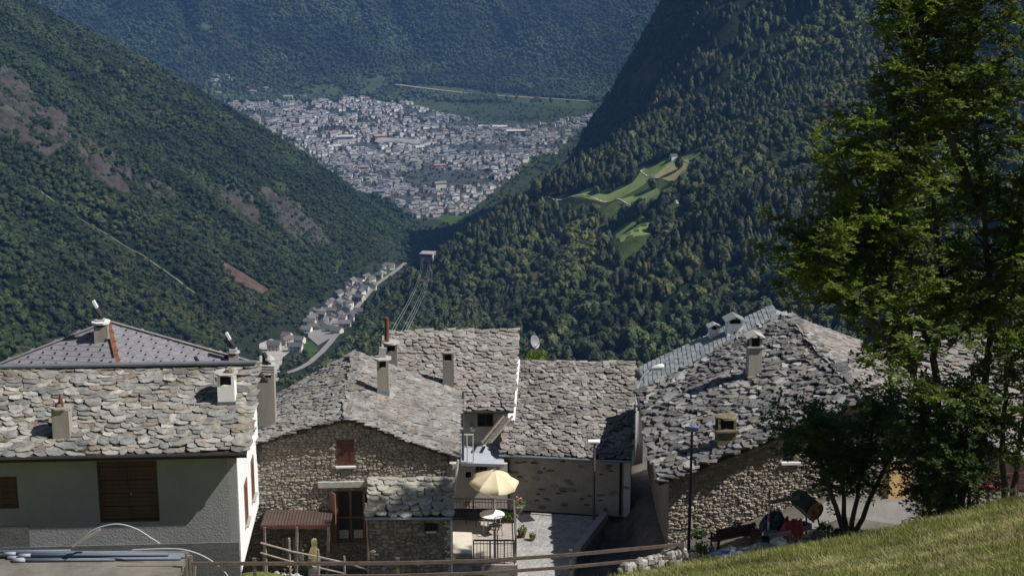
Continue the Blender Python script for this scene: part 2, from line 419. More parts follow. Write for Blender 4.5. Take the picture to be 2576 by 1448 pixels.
def drape(name, poly, m, dz, label, cat, step):
    x0, y0 = poly.min(0); x1, y1 = poly.max(0)
    gx, gy = np.meshgrid(np.arange(x0, x1, step), np.arange(y0, y1, step)); gx, gy = gx.ravel(), gy.ravel()
    k = inside(poly, gx, gy); b = []
    for i in range(len(poly)):
        p, q = poly[i], poly[(i+1) % len(poly)]; n = max(1, int(np.hypot(*(q-p)) / step))
        b += [p + (q-p)*j/n for j in range(n)]
    pts = [Vector(p) for p in b] + [Vector((x, y)) for x, y in zip(gx[k], gy[k])]
    r = geometry.delaunay_2d_cdt(pts, [(i, (i+1) % len(b)) for i in range(len(b))], [], 1, 1e-3)
    vx = np.array([p[0] for p in r[0]]); vy = np.array([p[1] for p in r[0]]); vz = H(vx, vy) + dz
    mb = MB(); mb.add(list(zip(vx, vy, vz)), [tuple(q) for q in r[2]])
    return tag(mb.build(name, m, None, True), label, cat, kind='structure')
drape('field', CROP, mat('ripe_crop', (.30, .265, .12), .95, .25, .12, 0, c2=(.20, .21, .08), c2amt=.5, c2scale=.05), .5, 'ripe yellow hay field on the meadow shelf', 'field', 6)
m_mead = mat('meadow_grass', (.11, .175, .042), .95, .35, .08, 0, c2=(.18, .21, .07), c2amt=.7, c2scale=.035)
for q in MEADOWS: drape('meadow', q, m_mead, .45, 'bright green mown meadow among the trees', 'meadow', 7)
drape('gravel_yard', QUARRY, mat('gravel_far', (.30, .28, .26), .95, .4, .12, 0, c2=(.42, .37, .33), c2amt=.8, c2scale=.06), .6, 'pale gravel works yard on the valley floor', 'yard', 8)
drape('car_park', YARD, mat('asphalt_far', (.22, .21, .20)), .7, 'grey asphalt forecourt at the lower village', 'yard', 8)

# ---------------------------------------------------------------- trees of the mountain sides
def conifer_mesh(seed, h=15., r=2.7, tiers=9, m=None):
    rng = random.Random(seed); mb = MB()
    mb.tube([(0, 0, -1.5), (0, 0, h*.5), (0, 0, h*.96)], [.25, .16, .03], 5)
    for t in range(tiers):
        f = t / (tiers - 1); z = h * (.12 + .86 * f); rr = r * (1 - f) ** .75 + .25; k = 7 if f < .7 else 5
        a0 = rng.random() * 6.3
        for j in range(k):
            a = a0 + 6.283 * j / k + rng.uniform(-.3, .3); q = rr * rng.uniform(.6, 1.2); w = q * .5
            dx, dy = math.cos(a), math.sin(a); dz = -h * .05 * rng.uniform(.5, 1.8); up = h * .10 * (1 - .4*f)
            mb.add([(0, 0, z + up), (dx*q*.55 - dy*w, dy*q*.55 + dx*w, z + dz*.3), (dx*q, dy*q, z + dz), (dx*q*.55 + dy*w, dy*q*.55 - dx*w, z + dz*.3)], [(0, 1, 2, 3)])
    me = mb.mesh('conifer'); me.materials.append(m); return me
def broad_mesh(seed, h=12., r=4.2, n=230, size=1.25, m=None):
    rng = random.Random(seed); mb = MB()
    mb.tube([(0, 0, -1.5), (0, 0, h*.6)], [.3, .12], 5)
    lobes = [(rng.uniform(-.45, .45)*r, rng.uniform(-.45, .45)*r, h*rng.uniform(.45, .78), r*rng.uniform(.45, .68)) for _ in range(7)]
    for i in range(n):
        cx, cy_, cz, cr = lobes[i % 7]
        d = Vector((rng.gauss(0, 1), rng.gauss(0, 1), rng.gauss(0, 1))).normalized()
        c = Vector((cx, cy_, cz)) + d * cr * rng.uniform(.75, 1.1)
        nrm = (d + Vector((rng.gauss(0, .45), rng.gauss(0, .45), rng.gauss(0, .45)))).normalized()
        u = nrm.orthogonal().normalized(); w = nrm.cross(u); a = rng.random()*6.3
        u, w = u*math.cos(a) + w*math.sin(a), w*math.cos(a) - u*math.sin(a); s = size * rng.uniform(.6, 1.2)
        mb.add([c - u*s*.6, c + w*s*.45, c + u*s*.6 - nrm*s*.2, c - w*s*.45], [(0, 1, 2, 3)])
    me = mb.mesh('broadleaf'); me.materials.append(m); return me
def blob_mesh(seed, h=9., r=4.0, m=None):
    import bmesh
    rng = random.Random(seed); bm = bmesh.new(); bmesh.ops.create_icosphere(bm, subdivisions=2, radius=1)
    offs = [(Vector((rng.gauss(0, 1), rng.gauss(0, 1), rng.gauss(0, 1))).normalized(), rng.uniform(.15, .4)) for _ in range(9)]
    for v in bm.verts:
        d = v.co.normalized(); k = .72 + sum(a * max(0, d.dot(o)) ** 6 for o, a in offs) + rng.uniform(-.13, .13)
        v.co = Vector((d.x*r*k, d.y*r*k, h*.5 + d.z*h*.55*k))
    me = bpy.data.meshes.new('crown'); bm.to_mesh(me); bm.free(); me.materials.append(m); return me
def clump_mesh(seed, h, r, n, size, m, shape='round', sub=2):
    """a tree: displaced leafy core with leaf sprays standing off its surface"""
    import bmesh
    rng = random.Random(seed); bm = bmesh.new(); bmesh.ops.create_icosphere(bm, subdivisions=sub, radius=1)
    offs = [(Vector((rng.gauss(0, 1), rng.gauss(0, 1), rng.gauss(0, .9))).normalized(), rng.uniform(.18, .42)) for _ in range(11)]
    def surf(d):
        k = .70 + sum(a * max(0, d.dot(o)) ** 8 for o, a in offs)
        if shape == 'spire':
            f = (d.z + 1) / 2; w = (math.sqrt(max(0., 1 - f**1.7))*.92 + .10) * (.6 + .4*min(1, f*4)); return Vector((d.x*r*k*w*1.15, d.y*r*k*w*1.15, h*(.10 + .9*f) * (.9 + .1*k)))
        return Vector((d.x*r*k, d.y*r*k, h*.55 + d.z*h*.47*k))
    mb = MB()
    for v in bm.verts: v.co = surf(v.co.normalized()) * (1 + rng.uniform(-.05, .05))
    mb.add([v.co*1.0 for v in bm.verts], [tuple(q.index for q in f.verts) for f in bm.faces]); bm.free()
    mb.v = [(x*.9, y*.9, z) for x, y, z in mb.v]
    mb.tube([(0, 0, -2.), (0, 0, h*.4)], [.35, .2], 5)
    for i in range(n):
        d = Vector((rng.gauss(0, 1), rng.gauss(0, 1), rng.gauss(.25, 1))).normalized(); c = surf(d) * rng.uniform(.93, 1.06)
        nr = (d + Vector((rng.gauss(0, .35), rng.gauss(0, .35), rng.gauss(.15, .35)))).normalized(); u = nr.orthogonal().normalized(); w = nr.cross(u); a = rng.random()*6.3
        u, w = u*math.cos(a) + w*math.sin(a), w*math.cos(a) - u*math.sin(a); s = size*rng.uniform(.5, 1.2)
        mb.add([c - u*s*.6, c + w*s*.5, c + u*s*.6 - nr*s*.25, c - w*s*.5], [(0, 1, 2, 3)])
    me = mb.mesh('tree'); me.materials.append(m); return me
lf_con = mat_leaf('needles', [(.018, .034, .014), (.038, .058, .024), (.026, .044, .019), (.062, .080, .035)], 0, .75, .45, .03)
lf_bro = mat_leaf('leaves_slope', [(.022, .042, .016), (.044, .068, .024), (.029, .050, .019), (.066, .086, .032)], 0, .75, .5, .02)
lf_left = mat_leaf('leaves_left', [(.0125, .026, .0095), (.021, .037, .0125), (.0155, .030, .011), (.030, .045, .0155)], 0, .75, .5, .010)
lf_far = mat_leaf('leaves_far', [(.018, .034, .018), (.030, .050, .024), (.023, .040, .020), (.042, .060, .028)], 0, .8, .75, .004)
def hidden_collection(name, meshes):
    c = bpy.data.collections.new(name)
    for i, me in enumerate(meshes):
        c.objects.link(bpy.data.objects.new('%s_%02d' % (name, i), me))
    return c
def gn_scatter(name, pts, scl, rot, var, coll, label, cat, group=None):
    me = bpy.data.meshes.new(name); me.vertices.add(len(pts)); me.vertices.foreach_set('co', np.asarray(pts, np.float32).ravel())
    for nm, ty, arr in (('scl', 'FLOAT', scl), ('rz', 'FLOAT', rot)):
        a = me.attributes.new(nm, ty, 'POINT'); a.data.foreach_set('value', np.asarray(arr, np.float32))
    a = me.attributes.new('vi', 'INT', 'POINT'); a.data.foreach_set('value', np.asarray(var, np.int32))
    o = bpy.data.objects.new(name, me); col.objects.link(o)
    ng = bpy.data.node_groups.new(name, 'GeometryNodeTree')
    ng.interface.new_socket('Geometry', in_out='INPUT', socket_type='NodeSocketGeometry'); ng.interface.new_socket('Geometry', in_out='OUTPUT', socket_type='NodeSocketGeometry')
    N = ng.nodes; Lk = ng.links; gi = N.new('NodeGroupInput'); go = N.new('NodeGroupOutput')
    ci = N.new('GeometryNodeCollectionInfo'); ci.inputs['Collection'].default_value = coll; ci.inputs['Separate Children'].default_value = True; ci.inputs['Reset Children'].default_value = True
    ip = N.new('GeometryNodeInstanceOnPoints'); ip.inputs['Pick Instance'].default_value = True
    def na(nm, ty):
        k = N.new('GeometryNodeInputNamedAttribute'); k.data_type = ty; k.inputs['Name'].default_value = nm; return k.outputs['Attribute']
    cx = N.new('ShaderNodeCombineXYZ'); Lk.new(na('rz', 'FLOAT'), cx.inputs[2])
    Lk.new(gi.outputs[0], ip.inputs['Points']); Lk.new(ci.outputs[0], ip.inputs['Instance']); Lk.new(na('vi', 'INT'), ip.inputs['Instance Index'])
    Lk.new(cx.outputs[0], ip.inputs['Rotation']); Lk.new(na('scl', 'FLOAT'), ip.inputs['Scale'])
    Lk.new(ip.outputs[0], go.inputs[0])
    md = o.modifiers.new('scatter', 'NODES'); md.node_group = ng
    return tag(o, label, cat, group, 'stuff')
# cells of the sheet that the camera can see (with room for a step to the side)
S = GZ / GY
cm = np.maximum.accumulate(S, axis=0); cm = np.vstack([np.full((1, S.shape[1]), -9.), cm[:-1]])
VIS = (S + 22 / GY >= cm - .004)
pu, pv = GU, -(GZ / GY)
ang_y = CY + FPX * np.tan(np.arctan(-S) - PITCH)
VIS &= (np.abs(GU) < .385) & (ang_y > -170) & (ang_y < 1010)
rngp = np.random.default_rng(3)
cell_area = np.abs((GX[:-1, 1:] - GX[:-1, :-1]) * (GY[1:, :-1] - GY[:-1, :-1]))
cv = VIS[:-1, :-1] | VIS[1:, :-1] | VIS[:-1, 1:]
def sample(spacing):
    n = rngp.poisson(np.where(cv, cell_area, 0) / spacing ** 2)
    j, i = np.nonzero(n); rep = n[j, i]; j = np.repeat(j, rep); i = np.repeat(i, rep)
    a, b = rngp.random(len(j)), rngp.random(len(j))
    Y = GY[j, 0] + (GY[np.minimum(j+1, GY.shape[0]-1), 0] - GY[j, 0]) * a; U = colsU[i] + (colsU[np.minimum(i+1, len(colsU)-1)] - colsU[i]) * b
    return U * Y, Y
def no_tree(X, Y):
    m = np.zeros(X.shape, bool)
    for q in MEADOWS + [CROP]:
        for s in (0, .008, .016, .024, .032): m |= inside(q, X*(1+s), Y*(1+s)) & (rngp.random(X.shape) < .975)
    for q in FLOORGREEN: m |= inside(q, X, Y)
    for q in FIELDS:
        for s in (0, .006): m |= inside(q, X*(1+s), Y*(1+s)) & (rngp.random(X.shape) < .72)
    m |= near_line(FARTRACK, X*1.006, Y*1.006, 16); m |= inside(SCAR, X*1.006, Y*1.006)
    for q in CLIFFS: m |= (inside(q, X, Y) | inside(q, X*1.005, Y*1.005)) & (rngp.random(X.shape) < .85) & (fbm(X/18, Y/30, 77, 3) > -.22)
    for q in GREENS: m |= inside(q, X, Y) & (rngp.random(X.shape) < .8)
    for q in (CROP, SCAR, QUARRY, YARD): m |= inside(q, X, Y)
    for l, w in TRACKS:
        for s in (0, .006, .012): m |= near_line(l, X*(1+s), Y*(1+s), w + 4)
    m |= near_line([STATION, STATION*.955], X, Y, 14); m |= near_line(ROAD, X, Y, 9); m |= near_line(CLEARING, X, Y, 5.0) & (rngp.random(X.shape) < .9); m |= near_line(CLEARING, X*1.004, Y*1.004, 4.0) & (rngp.random(X.shape) < .8); m |= near_line(FARTRACK, X, Y, 13)
    return m
def floor_z(Y): return np.where(Y > 2950, -600 + (Y-2950)*.006, -414 - .124*(np.clip(Y, 0, 2950)-1450))
def isright(X, Y): return (Y < 3000) & (X > np.where(Y > 1800, -140, -172))
# right-hand slope: conifers and broadleaved trees
X, Y = sample(6.0); Z = H(X, Y)
k = isright(X, Y) & (Z > floor_z(Y) + 8) & (Y > 650) & ~no_tree(X, Y); X, Y, Z = X[k], Y[k], Z[k]
typ = fbm(X/110, Y/110, 91, 3) + .35 * (rngp.random(len(X)) - .5); con = typ < -.04
sc = np.clip(.82*np.exp(rngp.normal(0, .24, len(X))), .4, 1.45) * (1 + .25*fbm(X/60, Y/60, 99, 2)); sc = np.where(edge_dist(X, Y) < -12, sc*.48, sc); o_ = np.argsort(np.hypot(X, Y))
X, Y, Z, con, sc = X[o_], Y[o_], Z[o_], con[o_], sc[o_]
con_meshes = [clump_mesh(100 + i, 13 + 1.5*(i % 3), 3.0 + .35*(i % 2), 130, 1.4, lf_con, 'spire') for i in range(5)]
bro_meshes = [clump_mesh(200 + i, 10.5 + i % 3, 4.2 + .5*(i % 2), 150, 1.4, lf_bro) for i in range(5)]
rz = rngp.uniform(0, 6.28, len(X)); vi = rngp.integers(0, 5, len(X)) + np.where(con, 0, 5)
tpx = np.array([px((x, y, z + 8)) for x, y, z in zip(X[:9000], Y[:9000], Z[:9000])])
clear = (tpx[:, 0] > 1010) & (tpx[:, 0] < 1985) & (tpx[:, 1] < 826) & (tpx[:, 1] > 400)
ns = np.zeros(len(X), bool); cand = np.nonzero(clear)[0]
nc_ = [q for q in cand if con[q]][:300]; nb_ = [q for q in cand if not con[q]][:300]
for q in nc_[:300] + nb_[:300]:
    ns[q] = True; c = con[q]
    o = bpy.data.objects.new('conifer_tree' if c else 'broadleaf_tree', (con_meshes if c else bro_meshes)[vi[q] % 5]); col.objects.link(o)
    o.location = (X[q], Y[q], Z[q]); o.scale = (sc[q],)*3; o.rotation_euler = (0, 0, rz[q])
    tag(o, 'dark slender conifer on the wooded slope beyond the roofs' if c else 'round crowned broadleaf tree on the wooded slope beyond the roofs', 'tree', 'conifers on the near wooded slope' if c else 'broadleaf trees on the near wooded slope')
r_ = ~ns
gn_scatter('forest', np.stack([X, Y, Z], 1)[r_], sc[r_], rz[r_], vi[r_], hidden_collection('slope_tree', con_meshes + bro_meshes), 'dense mixed wood covering the steep slope behind the stone roofs', 'forest')
# left-hand slope
X, Y = sample(4.5); Z = H(X, Y)
k = ~isright(X, Y) & (Y < 3250) & (Y > 600) & (Z > floor_z(Y) + 5) & ~no_tree(X, Y); X, Y, Z = X[k], Y[k], Z[k]
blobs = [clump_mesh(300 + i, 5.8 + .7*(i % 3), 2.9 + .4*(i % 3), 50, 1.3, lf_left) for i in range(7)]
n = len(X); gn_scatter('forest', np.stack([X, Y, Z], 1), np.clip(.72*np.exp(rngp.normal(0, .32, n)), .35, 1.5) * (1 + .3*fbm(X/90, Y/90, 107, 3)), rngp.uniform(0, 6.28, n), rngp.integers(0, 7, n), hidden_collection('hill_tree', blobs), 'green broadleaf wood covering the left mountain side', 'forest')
nleft = n
# far mountain and the valley floor
X, Y = sample(9.5); Z = H(X, Y)
k = (Y > 4700) & (Z > -590) & ~no_tree(X, Y) & (fbm(X/150, Y/90, 93, 3) > -.25 - (Z + 585) / 60); X, Y, Z = X[k], Y[k], Z[k]
fblobs = [clump_mesh(400 + i, 12 + i % 3, 5.4 + .6*(i % 3), 30, 3., lf_far) for i in range(5)]
n = len(X); gn_scatter('forest', np.stack([X, Y, Z], 1), rngp.uniform(.6, 1.2, n), rngp.uniform(0, 6.28, n), rngp.integers(0, 5, n), hidden_collection('far_tree', fblobs), 'bluish wood covering the far mountain above the town', 'forest')
print('TREES', int(r_.sum()), nleft, n)
# ---------------------------------------------------------------- materials of the village
m_roofA = mat_pal('roof_slabs_light', [(0.224,0.214,0.189), (0.284,0.268,0.237), (0.188,0.184,0.171), (0.244,0.220,0.175), (0.157,0.151,0.136), (0.321,0.305,0.269), (0.212,0.177,0.133), (0.189,0.191,0.180), (0.254,0.246,0.228), (0.373,0.356,0.321), (0.200,0.191,0.164), (0.141,0.132,0.121)], .8, .5, 5, .5, 25, (.46,.44,.38), .3, stain=1.1)
m_roofC = mat_pal('roof_slabs_grey', [(0.204,0.192,0.172), (0.255,0.240,0.216), (0.218,0.196,0.167), (0.181,0.172,0.159), (0.281,0.269,0.246), (0.224,0.217,0.208), (0.239,0.204,0.167), (0.188,0.172,0.153)], .85, .45, 7, .5, 25, (.40,.39,.35), .35, stain=.9)
m_roofE = mat_pal('roof_slabs_dark', [(0.185,0.171,0.155), (0.250,0.231,0.206), (0.152,0.143,0.133), (0.217,0.193,0.167), (0.294,0.275,0.250), (0.195,0.176,0.156)], .88, .45, 7, .5, 25, (.34,.31,.26), .4, stain=.8)
m_roofF = mat_pal('roof_slabs_rough', [(0.140,0.134,0.130), (0.197,0.190,0.184), (0.107,0.102,0.099), (0.161,0.145,0.125), (0.245,0.234,0.221), (0.123,0.118,0.114), (0.153,0.134,0.117), (0.344,0.331,0.308), (0.140,0.134,0.133)], .8, .45, 6, .6, 22, (.42,.41,.38), .35, stain=.8)
m_slateG = mat_pal('slates_green', [(.20,.22,.22), (.25,.27,.265), (.18,.20,.20), (.28,.29,.28)], .6, .25, 9, .3, 30)
m_wallC = mat_pal('rubble_brown', [(0.250,0.220,0.182), (0.307,0.273,0.228), (0.204,0.176,0.149), (0.267,0.229,0.181), (0.338,0.307,0.262), (0.226,0.205,0.181), (0.286,0.248,0.196)], .92, .4, 10, .5, 30)
m_wallF = mat_pal('rubble_tan', [(0.308,0.264,0.207), (0.379,0.332,0.271), (0.256,0.215,0.168), (0.339,0.278,0.211), (0.416,0.376,0.315), (0.285,0.251,0.211)], .92, .4, 10, .5, 30)
m_wallN = mat_pal('rubble_grey', [(0.240,0.220,0.188), (0.303,0.278,0.238), (0.196,0.180,0.155), (0.266,0.233,0.185), (0.357,0.332,0.292)], .92, .4, 10, .5, 30)
m_mortC = mat('mortar_brown', (.20, .172, .138), .95, .3, 3, .6, 12)
m_mortF = mat('mortar_tan', (.28, .24, .185), .95, .3, 3, .6, 12)
m_mortE = mat('mortar_pale', (.56, .52, .45), .95, .25, 2, .6, 9, c2=(.38, .34, .28), c2amt=.6, c2scale=1.0)
m_plaster = mat('plaster_grey', (.29, .29, .29), .92, .12, 1.2, .9, 14, c2=(.22, .22, .22), c2amt=.55, c2scale=.6, bdist=.03)
m_white = mat('plaster_white', (.86, .85, .83), .9, .05, 2, .4, 14, c2=(.70, .68, .65), c2amt=.35, c2scale=.7, streak=True)
m_cement = mat('cement_dark', (.13, .13, .128), .95, .25, 2, .8, 14)
m_conc = mat('concrete', (.30, .28, .25), .93, .25, 1.5, .5, 18, c2=(.19, .175, .15), c2amt=.7, c2scale=.8)
m_chim = mat('chimney_render', (.33, .30, .25), .92, .18, 2.5, .5, 16, c2=(.22, .20, .17), c2amt=.6, c2scale=1.6, streak=True)
m_slab = mat('cap_slab', (.38, .36, .33), .9, .25, 5, .5, 20)
m_brick = mat('cap_brick', (.27, .225, .18), .9, .3, 6, .4, 25, c2=(.30, .28, .24), c2amt=.7, c2scale=4)
m_black = mat('near_black', (.018, .017, .016), .95, .2, 3, 0)  # near-black colour, also stands for the shade inside chimney gaps
m_wood = mat('wood_brown', (.085, .05, .03), .75, .35, 3, .4, 25, streak=True)
m_woodred = mat('shutter_red', (.12, .045, .035), .6, .2, 4, .2, 30)
m_woodfr = mat('window_wood', (.19, .10, .058), .55, .25, 5, .2, 30, streak=True)
m_woodgrey = mat('wood_grey', (.27, .23, .19), .9, .3, 5, .5, 30)
m_beam = mat('roof_timber', (.045, .035, .027), .85, .3, 4, .3, 20)
m_gutter = mat('gutter_dark', (.04, .038, .036), .5, .2, 5, 0, metal=.3)
m_zinc = mat('zinc', (.33, .36, .40), .4, .2, 5, 0, metal=.6)
m_rust = mat('rust', (.20, .075, .035), .85, .4, 4, .4, 20, c2=(.10, .045, .03), c2amt=.8, c2scale=3)
m_iron = mat('iron_dark', (.05, .045, .05), .55, .2, 5, 0, metal=.4)
m_rail = mat('rail_grey', (.16, .14, .14), .5, .2, 5, 0, metal=.3)
m_steel = mat('galvanised', (.42, .42, .42), .45, .2, 5, 0, metal=.5)
m_glass = mat('window_glass', (.02, .025, .025), .08, .1, 1, 0)
m_lampw = mat('lamp_white', (.75, .75, .74), .4, .05, 3, 0)

# ---------------------------------------------------------------- ground of the village
def G(X, Y):
    X = np.asarray(X, float); Y = np.asarray(Y, float)
    yc = 46.3 + .05 * np.clip(X, 0, 20)
    crest = np.interp(X, [-48, -10, 0, 3.3, 5.3, 10, 16, 24, 52], [-27, -22.6, -21.3, -20.6, -20.26, -19.66, -18.28, -16.6, -12]) + .10 * fbm(X/3, Y/3, 81, 3)
    hill = crest + .345 * (yc - Y) + .10 * np.maximum(0, 14 - Y) ** 1
    back = crest - .95 * splus(Y - yc, 1.2) + .35
    sst = np.clip((X - 4.7) / 1.3, 0, 1); sst = sst*sst*(3-2*sst)
    yard = -27.0 + 1.9 * sst + .33 * np.clip(X - 5.5, 0, 7) - .12 * (Y - 60) * sst - .04 * (Y - 60) * (1 - sst) - .5 * splus(Y - 78, 6)
    return np.where(Y < yc, np.minimum(hill, crest + .345*(yc-Y)), smax(np.minimum(back, crest), yard, .5))
def build_ground():
    xs = np.linspace(-48, 52, 301); ys = np.concatenate([np.linspace(-12, 40, 90)[:-1], np.linspace(40, 60, 81)[:-1], np.linspace(60, 96, 50)])
    gx, gy = np.meshgrid(xs, ys); gz = G(gx, gy); nr, nc = gx.shape
    # the slope drops to the valley sheet along its far edge
    gz[-8:] = gz[-8:] - (np.arange(8)[:, None]) * 1.2
    mb = MB(); i = np.arange(nr*nc).reshape(nr, nc)
    mb.v = list(zip(gx.ravel(), gy.ravel(), gz.ravel())); mb.f = [tuple(q) for q in np.stack([i[:-1,:-1].ravel(), i[:-1,1:].ravel(), i[1:,1:].ravel(), i[1:,:-1].ravel()], 1)]; mb.t = [0]*len(mb.f)
    m, nt, b = nodes_of('hillside'); p = wpos(nt)
    sp_ = nt.nodes.new('ShaderNodeSeparateXYZ'); nt.links.new(p, sp_.inputs[0])
    g = ramp(nt, noise(nt, .9, 8, .7, p), [(.3, (.17, .19, .05)), (.5, (.24, .245, .08)), (.7, (.30, .26, .125))])
    e = ramp(nt, noise(nt, 1.6, 7, .7, p), [(.3, (.10, .088, .07)), (.7, (.21, .19, .16))])
    s = math_node(nt, 'SUBTRACT', sp_.outputs['Y'], math_node(nt, 'MULTIPLY', sp_.outputs['X'], .05))
    f = math_node(nt, 'GREATER_THAN', s, 48.2)
    nt.links.new(mixcol(nt, f, g, e), b.inputs['Base Color']); b.inputs['Roughness'].default_value = .95; b.inputs['Specular IOR Level'].default_value = .1
    bump(nt, b, noise(nt, 7, 7, .7, p), .8, .06)
    return tag(mb.build('ground', m, None, True), 'grassy hillside falling to the yards between the houses', 'ground', kind='structure')
build_ground()
def Gz(x, y): return float(G(np.array([x]), np.array([y]))[0])

# ---------------------------------------------------------------- builders for masonry
def slab_variants(n, seed, rough=.06):
    out = []
    for k in range(n):
        rng = random.Random(seed + k); j = lambda s=rough: rng.uniform(-s, s)
        cl, cr_ = rng.choice([.15, .25, .35, .48]), rng.choice([.15, .25, .35, .48]); md = rng.uniform(-.07, .03)
        pts = [(-.5+j(), 1.), (-.5+j(), .5+j()), (-.47+j(), cl+.1+j()), (-.36+j(), cl*.4+j()), (-.08+j(), md+j()), (.2+j(), md+j()), (.40+j(), cr_*.4+j()), (.48+j(), cr_+.1+j()), (.5+j(), .55+j()), (.5+j(), 1.)]
        vs = [(x*1.0, y, 1 + j(.12)) for x, y in pts] + [(x*1.02, y, 0.) for x, y in pts] + [(j(.15), .4 + j(.1), 1.12 + j(.2))]
        m = len(pts); fs = [(i, (i+1) % m, 2*m) for i in range(m)]
        fs += [(i+1, i, i+m, i+1+m) for i in range(m-1)]
        out.append((np.array(vs), [tuple(f) for f in fs]))
    return out
def lump_variants(n, seed, rough=.1):
    out = []
    for k in range(n):
        rng = random.Random(seed + k); m = 7; a0 = rng.random()
        an = [(a0 + i + rng.uniform(-.25, .25)) * 6.283 / m for i in range(m)]
        def sq(a): c, s = math.cos(a), math.sin(a); q = 1 / max(abs(c), abs(s)); q = .55*q + .45; return c*q*.5, s*q*.5
        base = [sq(a) for a in an]
        vs = [(x, y, 0.) for x, y in base] + [(x*.93 + rng.uniform(-.04, .04), y*.93 + rng.uniform(-.04, .04), .7 + rng.uniform(-.15, .15)) for x, y in base] + [(x*.55, y*.55, 1 + rng.uniform(-.2, .15)) for x, y in base]
        fs = [(i, (i+1) % m, (i+1) % m + m, i+m) for i in range(m)] + [(i+m, (i+1) % m + m, (i+1) % m + 2*m, i + 2*m) for i in range(m)] + [tuple(range(2*m, 3*m))]
        out.append((np.array(vs), fs))
    return out
VMESH = {}
def variant_mesh(key, i, variants, m):
    k = (key, i, m.name)
    if k not in VMESH:
        mb = MB(); mb.add(variants[i][0], variants[i][1]); me = mb.mesh(key); me.materials.append(m); VMESH[k] = me
    return VMESH[k]
def place(name, pieces, variants, key, m, parent, n_single=300, many=None):
    """pieces: (matrix, variant). The nearest stay single parts, the rest become one joined part."""
    pieces.sort(key=lambda q: q[0].translation.length)
    for M, i in pieces[:n_single]: part_copy(name, variant_mesh(key, i, variants, m), M, parent)
    rest = pieces[n_single:]
    if rest:
        mb = MB()
        for M, i in rest:
            A = np.array(M); v = variants[i][0] @ A[:3, :3].T + A[:3, 3]
            mb.add(v, variants[i][1], random.random())
        o = mb.build(many or name + 's', m, parent, False, True); o['kind'] = 'stuff'
def mat4(ex, ey, ez, o): 
    return Matrix(((ex.x, ey.x, ez.x, o.x), (ex.y, ey.y, ez.y, o.y), (ex.z, ey.z, ez.z, o.z), (0, 0, 0, 1)))
SLAB = slab_variants(20, 1000, .075); ROUGH = slab_variants(20, 1100, .12); LUMP = lump_variants(12, 1200)
RECT = []
for k in range(6):
    rng = random.Random(k + 50); j = lambda: rng.uniform(-.03, .03)
    p_ = [(-.49+j(), 1.), (-.49+j(), 0+j()), (.49+j(), 0+j()), (.49+j(), 1.)]
    RECT.append((np.array([(x, y, 1.) for x, y in p_] + [(x, y, 0.) for x, y in p_]), [(0, 1, 2, 3), (1, 0, 4, 5), (2, 1, 5, 6), (3, 2, 6, 7)]))
def tile_patch(eL, eR, rR, rL, w=(.32, .72), ex=.27, th=.05, variants=SLAB, jit=1., seed=0, wave=.05, skip=None):
    """courses of slabs laid from the eave to the ridge over a (possibly twisted) roof plane"""
    rng = random.Random(seed); out = []
    def Q(s, t): return (eL*(1-s) + eR*s)*(1-t) + (rL*(1-s) + rR*s)*t
    Ls = ((rL-eL).length + (rR-eR).length) / 2; nt_ = max(2, round(Ls/ex))
    for i in range(nt_ + 1):
        t0 = min(i / nt_, .985); W = (Q(1, t0) - Q(0, t0)).length; s = -rng.uniform(0, .3) * w[0] / W
        while s < 1:
            ww = rng.uniform(*w); cs = s + ww / 2 / W; s += ww / W
            if cs < -.01 or cs > 1.02: continue
            cs = min(max(cs, .3*ww/W), 1 - .3*ww/W)
            t = t0 + rng.uniform(-.26, .26) * jit / nt_ - (.10 / nt_ if i == 0 else 0)
            o = Q(cs, t)
            if skip and skip(o): continue
            X = (Q(min(cs + .02, 1), t) - Q(max(cs - .02, 0), t)).normalized(); Yv = Q(cs, t + .02) - Q(cs, t - .02)
            N = X.cross(Yv).normalized(); Yv = N.cross(X)
            thk = th * rng.uniform(.6, 1.5); tilt = math.atan2(th * 1.25, ex) + rng.gauss(0, .05) * jit
            yaw = rng.gauss(0, .09) * jit
            X2 = X*math.cos(yaw) + Yv*math.sin(yaw); Y2 = Yv*math.cos(yaw) - X*math.sin(yaw)
            roll = rng.gauss(0, .045) * jit; X3 = (X2 + N*roll).normalized(); N2 = X3.cross(Y2).normalized()
            Y4 = (Y2*math.cos(tilt) - N2*math.sin(tilt)); N4 = X3.cross(Y4).normalized()
            L = ex * rng.uniform(1.7, 2.1) if i < nt_ else ex * 1.0
            lift = th * 1.35 + wave * math.sin(cs*7 + t*5 + seed) * .5
            out.append((mat4(X3 * ww * 1.06, Y4 * L, N4 * thk, o + N*lift), rng.randrange(len(variants))))
    return out
class Wall:
    def __init__(s, O, u): s.O = Vector(O); s.u = Vector((u.x, u.y, 0)).normalized(); s.n = s.u.cross(Vector((0, 0, 1)))
    def at(s, x, z, d=0.): return s.O + s.u*x + Vector((0, 0, z)) + s.n*d
    def xz(s, x, y):
        p = ray_plane(x, y, [s.O, s.O + s.u, s.O + Vector((0, 0, 1))]); return ((p - s.O).dot(s.u), p.z - s.O.z)
    def rect(s, x0, y0, x1, y1):
        a = s.xz((x0+x1)/2, y0); b = s.xz((x0+x1)/2, y1); l = s.xz(x0, (y0+y1)/2)[0]; r = s.xz(x1, (y0+y1)/2)[0]
        return (l, b[1], r, a[1])
